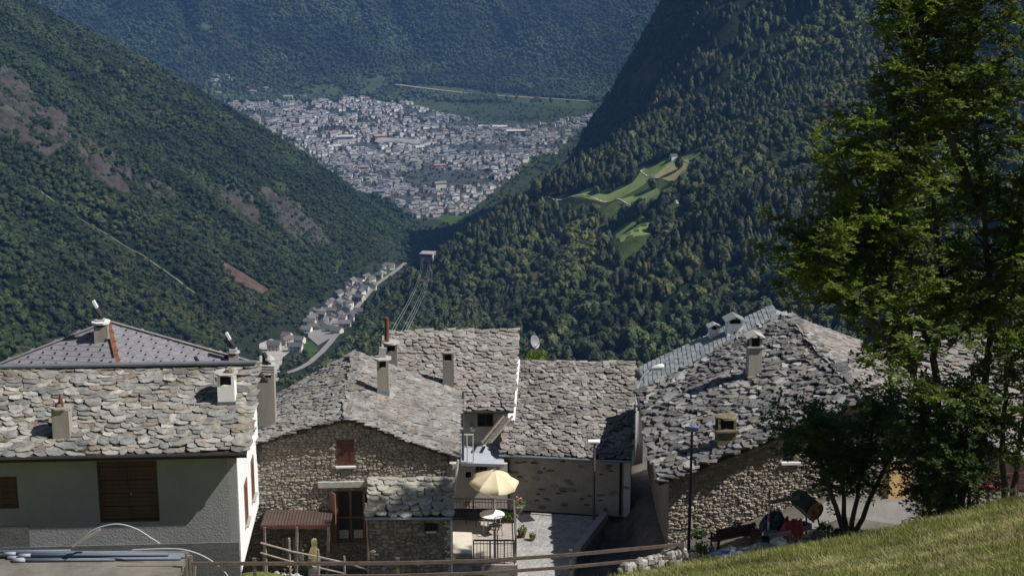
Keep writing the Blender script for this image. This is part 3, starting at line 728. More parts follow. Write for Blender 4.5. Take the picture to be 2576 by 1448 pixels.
def panel(mb, W, outer, holes=(), depth=.22, thick=.35):
    polys = [[Vector((x, z, 0)) for x, z in outer]] + [[Vector(q) for q in ((a, b, 0), (a, d, 0), (c, d, 0), (c, b, 0))] for a, b, c, d in holes]
    flat = [p for q in polys for p in q]
    tr = geometry.tessellate_polygon(polys)
    mb.add([W.at(p.x, p.y) for p in flat], [tuple(t) for t in tr])
    n = len(outer)
    for i in range(n):
        a, b = outer[i], outer[(i+1) % n]; mb.quad(W.at(*a), W.at(*b), W.at(*b, -thick), W.at(*a, -thick))
    for a, b, c, d in holes:
        q = [(a, b), (a, d), (c, d), (c, b)]
        for i in range(4):
            s, e = q[i], q[(i+1) % 4]; mb.quad(W.at(*s), W.at(*e), W.at(*e, -depth), W.at(*s, -depth))
        mb.quad(*[W.at(*k, -depth) for k in q])
    return mb
def poly_in(poly, x, z):
    r = False
    for i in range(len(poly)):
        x0, y0 = poly[i]; x1, y1 = poly[(i+1) % len(poly)]
        if (y0 > z) != (y1 > z) and x < (x1-x0)*(z-y0)/(y1-y0) + x0: r = not r
    return r
def rubble(W, outer, holes, h=(.11, .2), w=(.14, .38), th=.05, seed=0):
    rng = random.Random(seed); out = []
    x0 = min(p[0] for p in outer); x1 = max(p[0] for p in outer); z = min(p[1] for p in outer); zt = max(p[1] for p in outer)
    while z < zt:
        hh = rng.uniform(*h); x = x0
        while x < x1:
            ww = rng.uniform(*w); cx, cz = x + ww/2, z + hh/2 + rng.uniform(-.03, .03); x += ww
            if not (poly_in(outer, cx, cz) and poly_in(outer, cx, cz + hh*.4)): continue
            if any(a - ww*.4 < cx < c + ww*.4 and b - hh*.3 < cz < d + hh*.3 for a, b, c, d in holes): continue
            yaw = rng.gauss(0, .12); u = W.u*math.cos(yaw) + Vector((0, 0, math.sin(yaw))); v = Vector((0, 0, math.cos(yaw))) - W.u*math.sin(yaw)
            out.append((mat4(u*ww*1.02, v*hh*1.05, W.n*th*rng.uniform(.5, 1.6), W.at(cx, cz, -.012)), rng.randrange(12)))
        z += hh
    return out
def frame_bars(mb, W, r, t=.07, d=0., dep=.06, mull=(), trans=()):
    a, b, c, e = r
    def bar(x0, z0, x1, z1): 
        p = W.at((x0+x1)/2, (z0+z1)/2, d); m = Matrix((W.u, -W.n, Vector((0, 0, 1)))).transposed(); mb.box(p, (abs(x1-x0), dep, abs(z1-z0)), m)
    bar(a, b, a+t, e); bar(c-t, b, c, e); bar(a+t, b, c-t, b+t); bar(a+t, e-t, c-t, e)
    for f in mull: x = a + (c-a)*f; bar(x-t*.6, b+t, x+t*.6, e-t)
    for f in trans:
        z = b + (e-b)*f; xs = [a+t] + [v for f2 in mull for v in (a+(c-a)*f2 - t*.6, a+(c-a)*f2 + t*.6)] + [c-t]
        for k in range(0, len(xs), 2): bar(xs[k], z-t*.4, xs[k+1], z+t*.4)
    return mb
def wbox(mb, W, x0, z0, x1, z1, d0, d1):
    m = Matrix((W.u, -W.n, Vector((0, 0, 1)))).transposed()
    return mb.box(W.at((x0+x1)/2, (z0+z1)/2, (d0+d1)/2), (abs(x1-x0), abs(d1-d0), abs(z1-z0)), m)
def shutter(W, r, m, house, name='window', leaves=2, boards=9, d=.03, sill=None, horiz=True, label=None):
    a, b, c, e = r; wnd = frame_bars(MB(), W, r, .06, d - .02, .07).build(name, m, house)
    if label: wnd['label'] = label
    for k in range(leaves):
        x0 = a + .065 + (c-a-.13)*k/leaves + .006; x1 = a + .065 + (c-a-.13)*(k+1)/leaves - .006
        mb = MB(); frame_bars(mb, W, (x0, b+.07, x1, e-.07), .06, d, .045).build('shutter', m, wnd)
        n = boards
        for j in range(n):
            mb = MB()
            if horiz:
                z0 = b + .13 + (e-b-.26)*j/n; z1 = b + .13 + (e-b-.26)*(j+1)/n; wbox(mb, W, x0+.06, z0+.006, x1-.06, z1-.006, d-.03 + .012*(j % 2), d + .004*(j % 2))
            else:
                xa = x0 + .06 + (x1-x0-.12)*j/n; xb = x0 + .06 + (x1-x0-.12)*(j+1)/n; wbox(mb, W, xa+.004, b+.13, xb-.004, e-.13, d-.03, d + .004*(j % 2))
            mb.build('board', m, wnd)
    if sill: wbox(MB(), W, a-.06, b-.07, c+.06, b-.002, -.02, .12).build('sill', sill, wnd)
    return wnd
def deck(eL, eR, rR, rL, th=.12, drop=0.02):
    mb = MB(); n = 9; N = (eR-eL).cross(rL-eL).normalized(); vs = []
    for k in range(2):
        for i in range(n):
            for j in range(n):
                s, t = i/(n-1), j/(n-1); vs.append((eL*(1-s) + eR*s)*(1-t) + (rL*(1-s) + rR*s)*t - N*(drop + th*k))
    q = lambda k, i, j: k*n*n + i*n + j; fs = []
    for i in range(n-1):
        for j in range(n-1):
            fs += [(q(0, i, j), q(0, i+1, j), q(0, i+1, j+1), q(0, i, j+1)), (q(1, i, j+1), q(1, i+1, j+1), q(1, i+1, j), q(1, i, j))]
        fs += [(q(1, i, 0), q(1, i+1, 0), q(0, i+1, 0), q(0, i, 0)), (q(0, i, n-1), q(0, i+1, n-1), q(1, i+1, n-1), q(1, i, n-1)), (q(0, 0, i), q(0, 0, i+1), q(1, 0, i+1), q(1, 0, i)), (q(1, n-1, i), q(1, n-1, i+1), q(0, n-1, i+1), q(0, n-1, i))]
    mb.add(vs, fs); return mb
def chimney(house, bx, by, patch, w, d, top, mt=m_chim, ang=R(4), gap=.28, cap=m_slab, cap_th=.07, extra=None, over=.09, flash=None):
    b = ray_plane(bx, by, patch); ztop = P(bx, top, b.y + d/2).z; m = rotz(ang); ctr = b + m @ Vector((0, d/2, 0))
    z1 = ztop - gap; mb = MB().box((ctr.x, ctr.y, (b.z - .7 + z1)/2), (w, d, z1 - b.z + .7), m)
    if gap > 0:
        for sx in (-1, 1):
            for sy in (-1, 1): mb.box(Vector((ctr.x, ctr.y, z1 + gap/2)) + m @ Vector((sx*(w/2-.05), sy*(d/2-.05), 0)), (.1, .1, gap), m)
    ch = mb.build('chimney', mt, house)
    if gap > 0: MB().box((ctr.x, ctr.y, z1 + gap*.35), (w-.14, d-.14, gap*.7), m).build('flue', m_black, ch)  # near-black core box, colours in the shade of the open gap
    c = Vector((ctr.x, ctr.y, ztop))
    if cap is not None:
        mb = MB(); k = 5; vs = []
        for zz in (0, cap_th):
            for q in range(8):
                a = q*math.pi/4 + .39; sx = math.copysign(1, math.cos(a)); sy = math.copysign(1, math.sin(a))
                p = Vector((min(1, abs(math.cos(a))*1.08)*sx*(w/2+over) + random.uniform(-.02, .02), min(1, abs(math.sin(a))*1.08)*sy*(d/2+over) + random.uniform(-.02, .02), zz)); vs.append(c + m @ p)
        mb.add(vs, [tuple(range(7, -1, -1)), tuple(range(8, 16))] + [(q, (q+1) % 8, (q+1) % 8 + 8, q + 8) for q in range(8)])
        mb.build('cap', cap, ch)
    if flash is not None: MB().box((ctr.x, ctr.y, b.z + .06), (w + .05, d + .05, .2), m).build('flashing', flash, ch)
    if extra: extra(ch, c, m)
    return ch
def stones_on(n, s=.2, mm=None):
    def f(ch, c, m):
        for k in range(n):
            v, fs = LUMP[random.randrange(12)]; q = c + m @ Vector((random.uniform(-.18, .18), random.uniform(-.12, .12), .07)); mb = MB()
            mb.add([(q.x + x*s*random.uniform(.9, 1.4), q.y + y*s, q.z + z*s*.7) for x, y, z in v], fs); mb.build('stone', mm or m_slab, ch)
    return f
def cowl(h=.75, mm=None, lean=.35):
    def f(ch, c, m):
        mb = MB().tube([c + Vector((0, 0, .05)), c + Vector((0, 0, h*.4)), c + m @ Vector((-lean*.35, 0, h*.62)), c + m @ Vector((-lean*.75, 0, h*.85))], [.11, .11, .12, .13], 10)
        o = mb.build('cowl', mm or m_iron, ch)
        mb = MB().box(c + m @ Vector((-lean*.55, 0, h*1.0)), (.10, .26, .34), m @ Matrix.Rotation(-.45, 3, 'Y')); mb.build('wind_vane', m_lampw, ch)
        MB().box(c + Vector((0, 0, .14)), (.34, .34, .08), m).build('pot_base', m_slab, ch)
    return f
DA = R(3.5)
def axes(a): return Vector((math.cos(a), math.sin(a), 0)), Vector((-math.sin(a), math.cos(a), 0))
UP = Vector((0, 0, 1))
# ================================================================ white house with pale slab roof (left)
aA, bA = axes(DA)
eR_ = P(620, 1135, 50); rR_ = P(645, 919, 54.1); eL_ = eR_ - aA*11.5; rL_ = rR_ - aA*11.5
A_base = -22.4
hA = thing('plaster_house', 'grey plastered house with pale stone slab roof and sunlit white gable', 'house', (eR_.x - 5, eR_.y + 4, A_base))
oA = Vector((eR_.x, eR_.y, 0)) - aA*.42 + bA*.5; oA.z = A_base
WA = Wall(oA, aA); ztopA = eR_.z + .14 - A_base
door = WA.rect(247, 1158, 398, 1312); win = WA.rect(-40, 1198, 45, 1279)
panel(MB(), WA, [(-11.2, 0), (0, 0), (0, ztopA), (-11.2, ztopA)], [door, win], .14, .3).build('front_wall', m_plaster, hA)
WAg = Wall(oA, bA); half = (rR_ - eR_).dot(bA); apex = rR_.z - .16 - A_base
g1 = WAg.rect(617, 1265, 632, 1372); g2 = WAg.rect(634, 1240, 646, 1345)
wz = lambda x: 0
gw = [(0, 0), (2*half-1.0, 0), (2*half-1.0, ztopA), (half-.5, apex), (0, ztopA)]
hs = [(1.9, 1.05, 2.75, 2.55), (4.3, 1.05, 5.1, 2.55)]
panel(MB(), WAg, gw, hs, .12, .3).build('gable_wall', m_white, hA)
for k in hs: shutter(WAg, k, m_woodfr, hA, 'window', 2, 6, .02, m_slab)
# plinth of dark cement
pz = WA.xz(400, 1366)[1]; wbox(MB(), WA, -11.2, 0, -.012, pz, 0.003, .05).build('plinth', m_cement, hA)
mb = MB(); wbox(mb, WA, WA.xz(-60, 1340)[0], pz+.003, WA.xz(74, 1340)[0], WA.xz(40, 1322)[1], .004, .03); mb.build('recess_shade', m_cement, hA)  # dark recess drawn as a flat panel, its shade put into the colour
# loft door: two leaves of horizontal boards
dr = MB(); frame_bars(dr, WA, door, .07, -.07, .08); dr = dr.build('door', m_wood, hA)
for k in range(2):
    x0 = door[0] + .075 + (door[2]-door[0]-.15)*k/2 + .008; x1 = door[0] + .075 + (door[2]-door[0]-.15)*(k+1)/2 - .008
    for j in range(13):
        z0 = door[1] + .08 + (door[3]-door[1]-.16)*j/13; mb = MB(); wbox(mb, WA, x0, z0+.006, x1, z0 + (door[3]-door[1]-.16)/13 - .004, -.12, -.07 + .008*(j % 3)); mb.build('board', m_wood, dr)
MB().box(WA.at((door[0]+door[2])/2 + .08, door[1]+1.0, -.045), (.03, .05, .12), DA).build('handle', m_steel, dr)
shutter(WA, win, m_wood, hA, 'window', 2, 4, -.05)
roofA = deck(eL_, eR_, rR_, rL_).build('roof', m_beam, hA)
eB = rR_ + bA*half - UP*(rR_.z - eR_.z); deck(eB, eB - aA*11.5, rL_, rR_).build('roof_deck', m_beam, roofA)
pcs = tile_patch(eL_, eR_ + aA*.05, rR_ + aA*.05, rL_, (.26, .66), .215, .028, SLAB, 1.3, 1)
place('roof_slab', pcs, SLAB, 'slab', m_roofA, roofA, 300)
MB().beam(rL_ + UP*.13, rR_ + UP*.13, .28, .07).build('ridge_flashing', mat('lead', (.13, .135, .15), .6, .2, 3, 0), roofA)
gp = [eL_ - bA*.09 - UP*.06, eR_ - bA*.09 - UP*.06]; MB().tube(gp, .075, 8).build('gutter', m_gutter, hA)
MB().beam(eL_ + bA*.03 - UP*.12, eR_ + bA*.03 - UP*.12, .05, .2).build('fascia', m_beam, hA)
pA = [eL_, eR_, rR_]
chimney(hA, 155, 1106, pA, .56, .5, 1026, m_chim, DA, 0, m_brick, .06, lambda ch, c, m: (stones_on(2, .14, m_brick)(ch, c, m), MB().tube([c + UP*.05, c + UP*.22, c + UP*.5], [.1, .09, .03], 8).build('flue_pipe', m_rust, ch)), .06)
chimney(hA, 570, 1021, pA, .58, .66, 938, m_white, DA, .34, m_slab, .05, stones_on(3, .22, m_brick), .1, mat('lead', (.13, .135, .15)))

# ================================================================ grey tiled pyramid roof behind it
apx = P(272, 812, 68); cF = P(312, 985, 63.2); cR = P(640, 916, 67); cL = P(-110, 962, 65.5); cB = apx + (apx - cF)*1.0; cB.z = cF.z
hB = thing('tiled_house', 'house with grey tiled hip roof and rusty ridge strip behind the pale slab roof', 'house', (apx.x, apx.y, -27))
bt = MB(); 
for p, q in ((cL, cF), (cF, cR), (cR, cB), (cB, cL)): bt.quad(Vector((p.x, p.y, -27))*1, Vector((q.x, q.y, -27)), q - UP*.1, p - UP*.1)
bt.build('wall', m_plaster, hB)
m_tile = mat('tiles_grey', (.20, .185, .185), .75, .25, 2.5, .3, 30, c2=(.26, .225, .215), c2amt=.7, c2scale=1.1)
rb = MB(); 
for p, q in ((cL, cF), (cF, cR), (cR, cB), (cB, cL)): rb.add([p, q, apx], [(0, 1, 2)])
rb.prism([cL - UP*.1, cF - UP*.1, cR - UP*.1, cB - UP*.1], UP*.02); roofB = rb.build('roof', m_tile, hB)
def tri_courses(p, q, top, ex, tw, seed):
    rng = random.Random(seed); out = []; mid = (p+q)/2; Ls = (top-mid).length; n = int(Ls/ex); N = (q-p).cross(top-p).normalized(); X = (q-p).normalized(); Yv = N.cross(X)
    stud = []
    for i in range(n):
        t = i/n; a = p*(1-t)+top*t; b = q*(1-t)+top*t; W = (b-a).length; m = int(W/tw)
        off = (.5 if i % 2 else 0)*tw
        for j in range(m):
            c = a + X*(off + (j+.5)*tw)
            if (c-a).length > W - .1: continue
            tilt = .045; Y4 = Yv*math.cos(tilt) - N*math.sin(tilt); out.append((mat4(X*tw*.985, Y4*ex*1.25, X.cross(Y4)*.012, c + N*.035), rng.randrange(6)))
            if (j + i) % 2 == 0: stud.append((c + N*.09 + Yv*.12, X, Yv, N))
    return out, stud
tp = []; studs = []
for p, q, sd in ((cL, cF, 1), (cF, cR, 2)):
    o_, s_ = tri_courses(p, q, apx, .34, .30, sd); tp += o_; studs += s_
m_tileB = mat_pal('tiles_grey_each', [(.20,.19,.205), (.21,.20,.212), (.195,.187,.20), (.205,.194,.205)], .7, .2, 3, .2, 30)
tp = [t for t in tp if px(t[0].translation)[1] < 985 and px(t[0].translation)[0] > -30]
place('roof_tile', tp, RECT, 'tile', m_tileB, roofB, 300)
mb = MB()
for c, X_, Y_, N_ in studs: mb.box(c, (.08, .05, .04), Matrix((X_, Y_, N_)).transposed())
so = mb.build('snow_guards', m_iron, roofB); so['kind'] = 'stuff'
hipd = (apx - cF).normalized(); nh = Vector((0, 0, 1))
for k in range(7):
    a_ = cF + (apx-cF)*(k/7); b_ = cF + (apx-cF)*((k+1)/7)
    MB().beam(a_ + UP*.11, b_ + UP*.11, .20, .035).build('ridge_strip', m_rust, roofB)
    if k in (1, 2, 5): MB().beam(a_ + UP*.13 - aA*.16, b_ + UP*.13 - aA*.16, .16, .03).build('ridge_patch', m_zinc, roofB)
MB().beam(cR + UP*.1, apx + UP*.1, .16, .04).build('ridge_strip', m_tile, roofB); MB().beam(cL + UP*.1, apx + UP*.1, .16, .04).build('ridge_strip', m_tile, roofB)
chimney(hB, 255, 862, [cL, cF, apx], .58, .6, 812, m_chim, R(8), .12, m_lampw, .09, cowl(.85), .1)
chimney(hB, 588, 918, [cF, cR, apx], .42, .42, 886, mat('brick_pale', (.40, .30, .24), .9, .2, 5, .3, 20), R(8), .08, m_slab, .06, cowl(.75), .07)
q = ray_plane(497, 920, [cF, cR, apx]); MB().tube([q - UP*.1, q + UP*.25, q + UP*.42 - aA*.1], [.09, .09, .07], 8).build('vent_pipe', m_black, roofB)

# ================================================================ rubble stone house with twin-slope roof
DC = R(3.6); aC, bC = axes(DC)
N_ = P(871, 1050, 57.1); F_ = PZ(893, 886, N_.z)
rtf = P(1160, 1152, 57.5); rtb = PZ(1161, 986, rtf.z + .05)
ltf = P(585, 1130, 56.8); ltb = P(686, 998, 65.0)
C_base = -25.2
hC = thing('stone_house', 'brown rubble stone house with slab gable roof and dark red shuttered window', 'house', (N_.x, N_.y + 4, C_base))
oC = Vector((N_.x, N_.y, C_base)) + bC*.28; WC = Wall(oC, aC)
xr = WC.xz(1131, 1160)[0]; xl = WC.xz(590, 1130)[0]
topC = lambda x: (N_.z - .12 - C_base) + ((rtf.z - N_.z)*(x/((rtf-N_).dot(aC))) if x > 0 else (ltf.z - N_.z)*(x/((ltf-N_).dot(aC))))
outC = [(xl, 0), (xr, 0), (xr, topC(xr)), (0, topC(0)), (xl, topC(xl))]
w1 = WC.rect(848, 1105, 890, 1170); w2 = WC.rect(846, 1231, 918, 1362)
panel(MB(), WC, outC, [w1, w2], .2, .4).build('front_wall', m_mortC, hC)
fw = [o for o in hC.children if o.name.startswith('front_wall')][0]
place('wall_stone', rubble(WC, outC, [w1, w2], (.07, .14), (.09, .26), .05, 5), LUMP, 'stone', m_wallC, fw, 300)
WCr = Wall(WC.at(xr, 0) + UP*0, bC); dC = (F_ - N_).dot(bC) - .4
panel(MB(), WCr, [(0, 0), (dC, 0), (dC, topC(xr)), (0, topC(xr))], (), .2, .3).build('side_wall', m_mortC, hC)
shutter(WC, w1, m_woodred, hC, 'window', 1, 8, .01, m_lampw)
gd = frame_bars(MB(), WC, w2, .08, -.10, .08, (.5,), (.46,)).build('glazed_door', m_woodfr, hC)
wbox(MB(), WC, w2[0]+.07, w2[1]+.07, w2[2]-.07, w2[3]-.07, -.14, -.125).build('pane', m_glass, gd)
for k in range(2):
    x0 = w2[0] + .1 + k*(w2[2]-w2[0])/2; wbox(MB(), WC, x0, w2[1]+.1, x0 + (w2[2]-w2[0])/2 - .2, w2[1]+.45, -.123, -.118).build('curtain', mat('net_curtain', (.5, .5, .5), .9, .15, 8, 0), gd)
for k, sx in ((w2[0], -1), (w2[2], 1)):
    q = WC.at(k, (w2[1]+w2[3])/2, .0); m = rotz(DC + sx*R(62)); MB().box(q + m @ Vector((0, -.0, 0)) - bC*.22 + aC*sx*.1, (.42, .045, w2[3]-w2[1]-.05), m).build('shutter', m_woodfr, gd)
lint = WC.rect(800, 1208, 925, 1222); wbox(MB(), WC, lint[0], lint[1], lint[2], lint[3], -.05, .16).build('lintel', m_slab, hC)
pil = WC.rect(832, 1285, 843, 1362); 
roofC = deck(rtf, rtb, F_, N_).build('roof', m_beam, hC); deck(ltb, ltf, N_, F_).build('roof_deck', m_beam, roofC)
pcs = tile_patch(rtf, rtb, F_, N_, (.22, .52), .205, .028, SLAB, 1.4, 3) + tile_patch(ltb, ltf, N_, F_, (.22, .5), .205, .038, SLAB, 1.6, 4)
place('roof_slab', pcs, SLAB, 'slab', m_roofC, roofC, 300)
MB().tube([rtf + aC*.07 - UP*.05, rtb + aC*.07 - UP*.05], .05, 6).build('gutter', m_gutter, hC)
pCr = [rtf, rtb, N_]; pCl = [ltf, N_, ltb]
chimney(hC, 964, 992, pCr, .46, .46, 902, m_chim, DC, .3, m_slab, .06, lambda ch, c, m: MB().box(c + UP*.26, (.3, .09, .42), m @ Matrix.Rotation(.12, 3, 'Y')).build('upright_stone', m_slab, ch), .12, m_zinc)
def capstack(ch, c, m):
    for k in range(4): MB().box(c + UP*(.05 + .09*k) + m @ Vector((.03*k-.05, 0, 0)), (.85-.06*k, .7-.05*k, .045), m @ Matrix.Rotation(.06, 3, 'Y')).build('cap_slab', m_slab, ch)
    MB().tube([c + UP*.4, c + UP*.62, c + UP*.8 - aC*.06], [.13, .12, .08], 8).build('flue_pipe', m_iron, ch)
    MB().lathe([(.02, 0), (.22, .05), (.2, .1), (.06, .22)], c + UP*.46 + aC*.16, 10).build('cowl', m_slab, ch)
chimney(hC, 672, 1078, pCl, .66, .7, 936, m_chim, DC, .12, m_brick, .05, capstack, .05, m_zinc)
# corrugated lean-to on the left of the front
lt = [P(668, 1282, 57.15), P(838, 1284, 57.25), P(832, 1320, 55.7), P(655, 1321, 55.6)]
mcor = mat('corrugated_brown', (.075, .05, .045), .55, .25, 3, .1, 20)
shed = thing('lean_to', 'brown corrugated lean-to canopy on posts under the stone gable wall', 'canopy', ((lt[2]+lt[3])/2).xy.to_3d() + UP*C_base)
mb = MB(); n = 44
for k in range(n):
    s0, s1 = k/n, (k+1)/n; z0 = .025*(k % 2); z1 = .025*((k+1) % 2)
    mb.quad(lt[3].lerp(lt[2], s0) + UP*z0, lt[3].lerp(lt[2], s1) + UP*z1, lt[0].lerp(lt[1], s1) + UP*z1, lt[0].lerp(lt[1], s0) + UP*z0)
mb.build('roof', mcor, shed)
MB().beam(lt[3] - UP*.07, lt[2] - UP*.07, .05, .12).build('fascia', m_woodred, shed)
for f in (.06, .52, .97):
    t = lt[3].lerp(lt[2], f) - UP*.05; MB().beam(t, (t.x - .12, t.y + .02, C_base + .1), .09, .09).build('post', m_woodgrey, shed)
for f in (.2, .6): MB().beam(lt[3].lerp(lt[2], f) - UP*.05, lt[0].lerp(lt[1], f) - UP*.05, .07, .1).build('rafter', m_wood, shed)
# small annex with slab roof
an = [P(919, 1300, 55.2), P(1138, 1300, 55.4), P(1135, 1213, 57.25), P(930, 1213, 57.15)]
hN = thing('stone_annex', 'low rubble annex with mossy slab roof against the stone house front', 'annex', (an[0].x + 1.6, an[0].y + 1, C_base))
oN = Vector((an[0].x, an[0].y, C_base)) + aC*.12 + bC*.22; WN = Wall(oN, (an[1] - an[0])); xn = (an[1]-an[0]).length - .22
lw = WN.rect(1066, 1313, 1103, 1336); zt = an[0].z - .08 - C_base
on = [(0, 0), (xn, 0), (xn, zt), (0, zt)]
panel(MB(), WN, on, [lw], .15, .3).build('front_wall', m_mortC, hN); fwn = hN.children[0]
place('wall_stone', rubble(WN, on, [lw], (.09, .17), (.12, .32), .055, 6), LUMP, 'stone', m_wallN, fwn, 300)
wo = frame_bars(MB(), WN, lw, .04, -.05, .05).build('window', m_wood, hN); wbox(MB(), WN, lw[0]+.04, lw[1]+.04, lw[2]-.04, lw[3]-.04, -.1, -.09).build('pane', m_glass, wo)
wbox(MB(), WN, lw[0]+.08, lw[1]-.03, lw[2]-.08, lw[1]+.03, .0, .08).build('sill', m_lampw, wo)
panel(MB(), Wall(WN.at(xn, 0), bC), [(0, 0), (1.7, 0), (1.7, zt+.5), (0, zt)], (), .1, .2).build('side_wall', m_white, hN)
panel(MB(), Wall(WN.at(0, 0) + bC*1.7, -bC), [(0, 0), (1.7, 0), (1.7, zt), (0, zt+.5)], (), .1, .2).build('side_wall', m_mortC, hN)
wbox(MB(), WN, -.02, 0, xn + .02, .42, .06, .14).build('plinth', mat('plinth_grey', (.14, .15, .17), .8, .2, 2, .3, 15), hN)
rN = deck(*an, th=.09).build('roof', m_beam, hN)
place('roof_slab', tile_patch(an[0], an[1], an[2], an[3], (.3, .55), .3, .05, SLAB, .8, 9), SLAB, 'slab', mat_pal('roof_slabs_moss', [(.29,.275,.235), (.34,.325,.285), (.26,.25,.215), (.31,.285,.24), (.37,.355,.31)], .9, .35, 8, .5, 25, (.24,.235,.15), .35), rN, 300)
MB().tube([an[0] - bC*.08 - UP*.03, an[1] - bC*.08 - UP*.03], .06, 8).build('gutter', m_zinc, hN)
for xx in (an[0] + aC*.06, an[1] - aC*.04): MB().tube([xx - bC*.03 - UP*.05, Vector((xx.x, xx.y + .12, xx.z - .35)), Vector((xx.x, xx.y + .12, C_base + .05))], .045, 8).build('downpipe', m_woodgrey if xx.x < -4 else m_lampw, hN)
MB().tube([rtf - UP*.05 - aC*.12, Vector((rtf.x - .3, rtf.y + .1, an[1].z + .1))], .05, 8).build('downpipe', m_lampw, hC)
m_roofD = mat_pal('roof_slabs_brown', [(.20,.185,.165), (.26,.24,.215), (.18,.165,.15), (.23,.20,.17), (.29,.275,.25), (.22,.205,.19)], .87, .45, 7, .5, 25, (.36,.34,.30), .4)
# ================================================================ tall house behind (slab roof facing us)
DD = R(2.0); aD, bD = axes(DD)
eDr = P(1292, 1032, 70.0); eDl = eDr - aD*6.2; rDr = P(1306, 832, 75.5); rDl = P(978, 838, 75.0)
D_base = -27.0
hD = thing('slab_roof_house', 'tall narrow house with brown slab roof and white gable end behind the stone house', 'house', (eDr.x - 3, eDr.y + 3, D_base))
oD = Vector((eDr.x, eDr.y, D_base)) - aD*.25 + bD*.45; WD = Wall(oD, aD); zt = eDr.z + .05 - D_base
wD = WD.rect(1201, 1040, 1241, 1072)
panel(MB(), WD, [(-6, 0), (0, 0), (0, zt), (-6, zt)], [wD], .15, .3).build('front_wall', mat('plaster_cream', (.44, .40, .33), .92, .12, 2, .5, 14, c2=(.30, .27, .22), c2amt=.5, c2scale=.8), hD)
wo = frame_bars(MB(), WD, wD, .05, -.08, .06, (.5,)).build('window', m_wood, hD); wbox(MB(), WD, wD[0]+.05, wD[1]+.05, wD[2]-.05, wD[3]-.05, -.13, -.12).build('pane', m_glass, wo)
hd = (rDr - eDr).dot(bD)
panel(MB(), Wall(oD, (bD + aD*.07)), [(0, 0), (2*hd-1, 0), (2*hd-1, zt), (hd-.45, rDr.z - .15 - D_base), (0, zt)], (), .1, .3).build('gable_wall', m_white, hD)
panel(MB(), Wall(WD.at(-6, 0) + bD*(2*hd-1), -bD), [(0, 0), (2*hd-1, 0), (2*hd-1, zt), (hd-.45, rDl.z - .15 - D_base), (0, zt)], (), .1, .3).build('gable_wall', m_chim, hD)
roofD = deck(eDl, eDr, rDr, rDl).build('roof', m_beam, hD)
bk = bD*hd - UP*(rDr.z - eDr.z); deck(rDr + bk, rDl + bk, rDl, rDr).build('roof_deck', m_beam, roofD)
place('roof_slab', tile_patch(eDl, eDr, rDr, rDl, (.22, .5), .21, .036, SLAB, 1.6, 12), SLAB, 'slab', m_roofD, roofD, 300)
MB().tube([eDl - bD*.07 - UP*.05, eDr - bD*.07 - UP*.05], .06, 8).build('gutter', m_gutter, hD)
pD = [eDl, eDr, rDr]
def finial(ch, c, m): MB().tube([c, c + UP*.2], .03, 6).build('finial', m_iron, ch); MB().box(c + UP*.13, (.3, .05, .05), m).build('finial_bar', m_iron, ch)
chimney(hD, 1128, 980, pD, .52, .5, 886, m_chim, DD, .34, m_brick, .06, finial, .08)
def pipe(ch, c, m): MB().tube([c - aD*.2, c - aD*.2 + UP*1.25], .10, 10).build('flue_pipe', m_rust, ch)
chimney(hD, 985, 930, pD, .56, .6, 862, m_chim, DD, .34, m_slab, .07, pipe, .12)
dish_c = P(1341, 861, 76); dish = thing('satellite_dish', 'grey satellite dish on a bracket beside the white gable end', 'dish', dish_c, None)
ax = Vector((.75, -.55, .35)).normalized(); zq = ax.to_track_quat('Z', 'Y').to_matrix()
MB().lathe([(.02, 0), (.17, .03), (.30, .09), (.35, .14), (.33, .14), (.28, .10), (.02, .02)], dish_c, 18, zq).build('reflector', mat('dish_grey', (.24, .24, .25), .5, .1, 3, 0), dish, True)
MB().tube([dish_c - ax*.02, dish_c - ax*.25 - UP*.1, Vector((dish_c.x - .75, dish_c.y + .2, dish_c.z - .45))], .03, 6).build('bracket', m_iron, dish)
MB().tube([dish_c - UP*.35 + ax*.05, dish_c + ax*.5], .015, 5).build('arm', m_iron, dish); MB().box(dish_c + ax*.5, (.08, .08, .12)).build('receiver', m_steel, dish)

# ================================================================ balcony slab between the houses
zb = P(1225, 1163, 68).z; bl = [PZ(1160, 1163, zb), PZ(1268, 1167, zb), PZ(1268, 1108, zb), PZ(1160, 1108, zb)]
hJ = thing('balcony_block', 'low shaded block with pale balcony floor between the two slab roofs', 'building', (bl[0].x + 1, bl[0].y + 1, D_base))
MB().prism([p - UP*.14 for p in bl], UP*.14).build('balcony_floor', mat('balcony_floor', (.40, .42, .45), .7, .12, 2, .1, 20), hJ)
WJ = Wall(Vector((bl[0].x - .6, bl[0].y + .25, D_base)), Vector((1, .0, 0))); wl_ = (bl[1].x - bl[0].x) + .75
dJ = WJ.rect(1196, 1172, 1226, 1196); dK = WJ.rect(1168, 1184, 1188, 1204)
panel(MB(), WJ, [(-.4, 0), (wl_, 0), (wl_, zb - .15 - D_base), (-.4, zb - .15 - D_base)], [dJ, dK], .15, .3).build('front_wall', m_mortE, hJ)
wo = frame_bars(MB(), WJ, dJ, .06, -.08, .06, (.33, .66), (.5,)).build('window', m_woodfr, hJ); wbox(MB(), WJ, dJ[0]+.05, dJ[1]+.05, dJ[2]-.05, dJ[3]-.05, -.13, -.12).build('pane', m_glass, wo)
wo = frame_bars(MB(), WJ, dK, .05, -.08, .06).build('window', m_lampw, hJ); wbox(MB(), WJ, dK[0]+.05, dK[1]+.05, dK[2]-.05, dK[3]-.05, -.13, -.12).build('pane', m_glass, wo)
for f in (0, .5, 1.):
    q = bl[0].lerp(bl[0] + Vector((.55, 0, 0)), f); MB().beam(q, q + UP*1.35, .05, .05).build('railing_post', m_lampw, hJ)
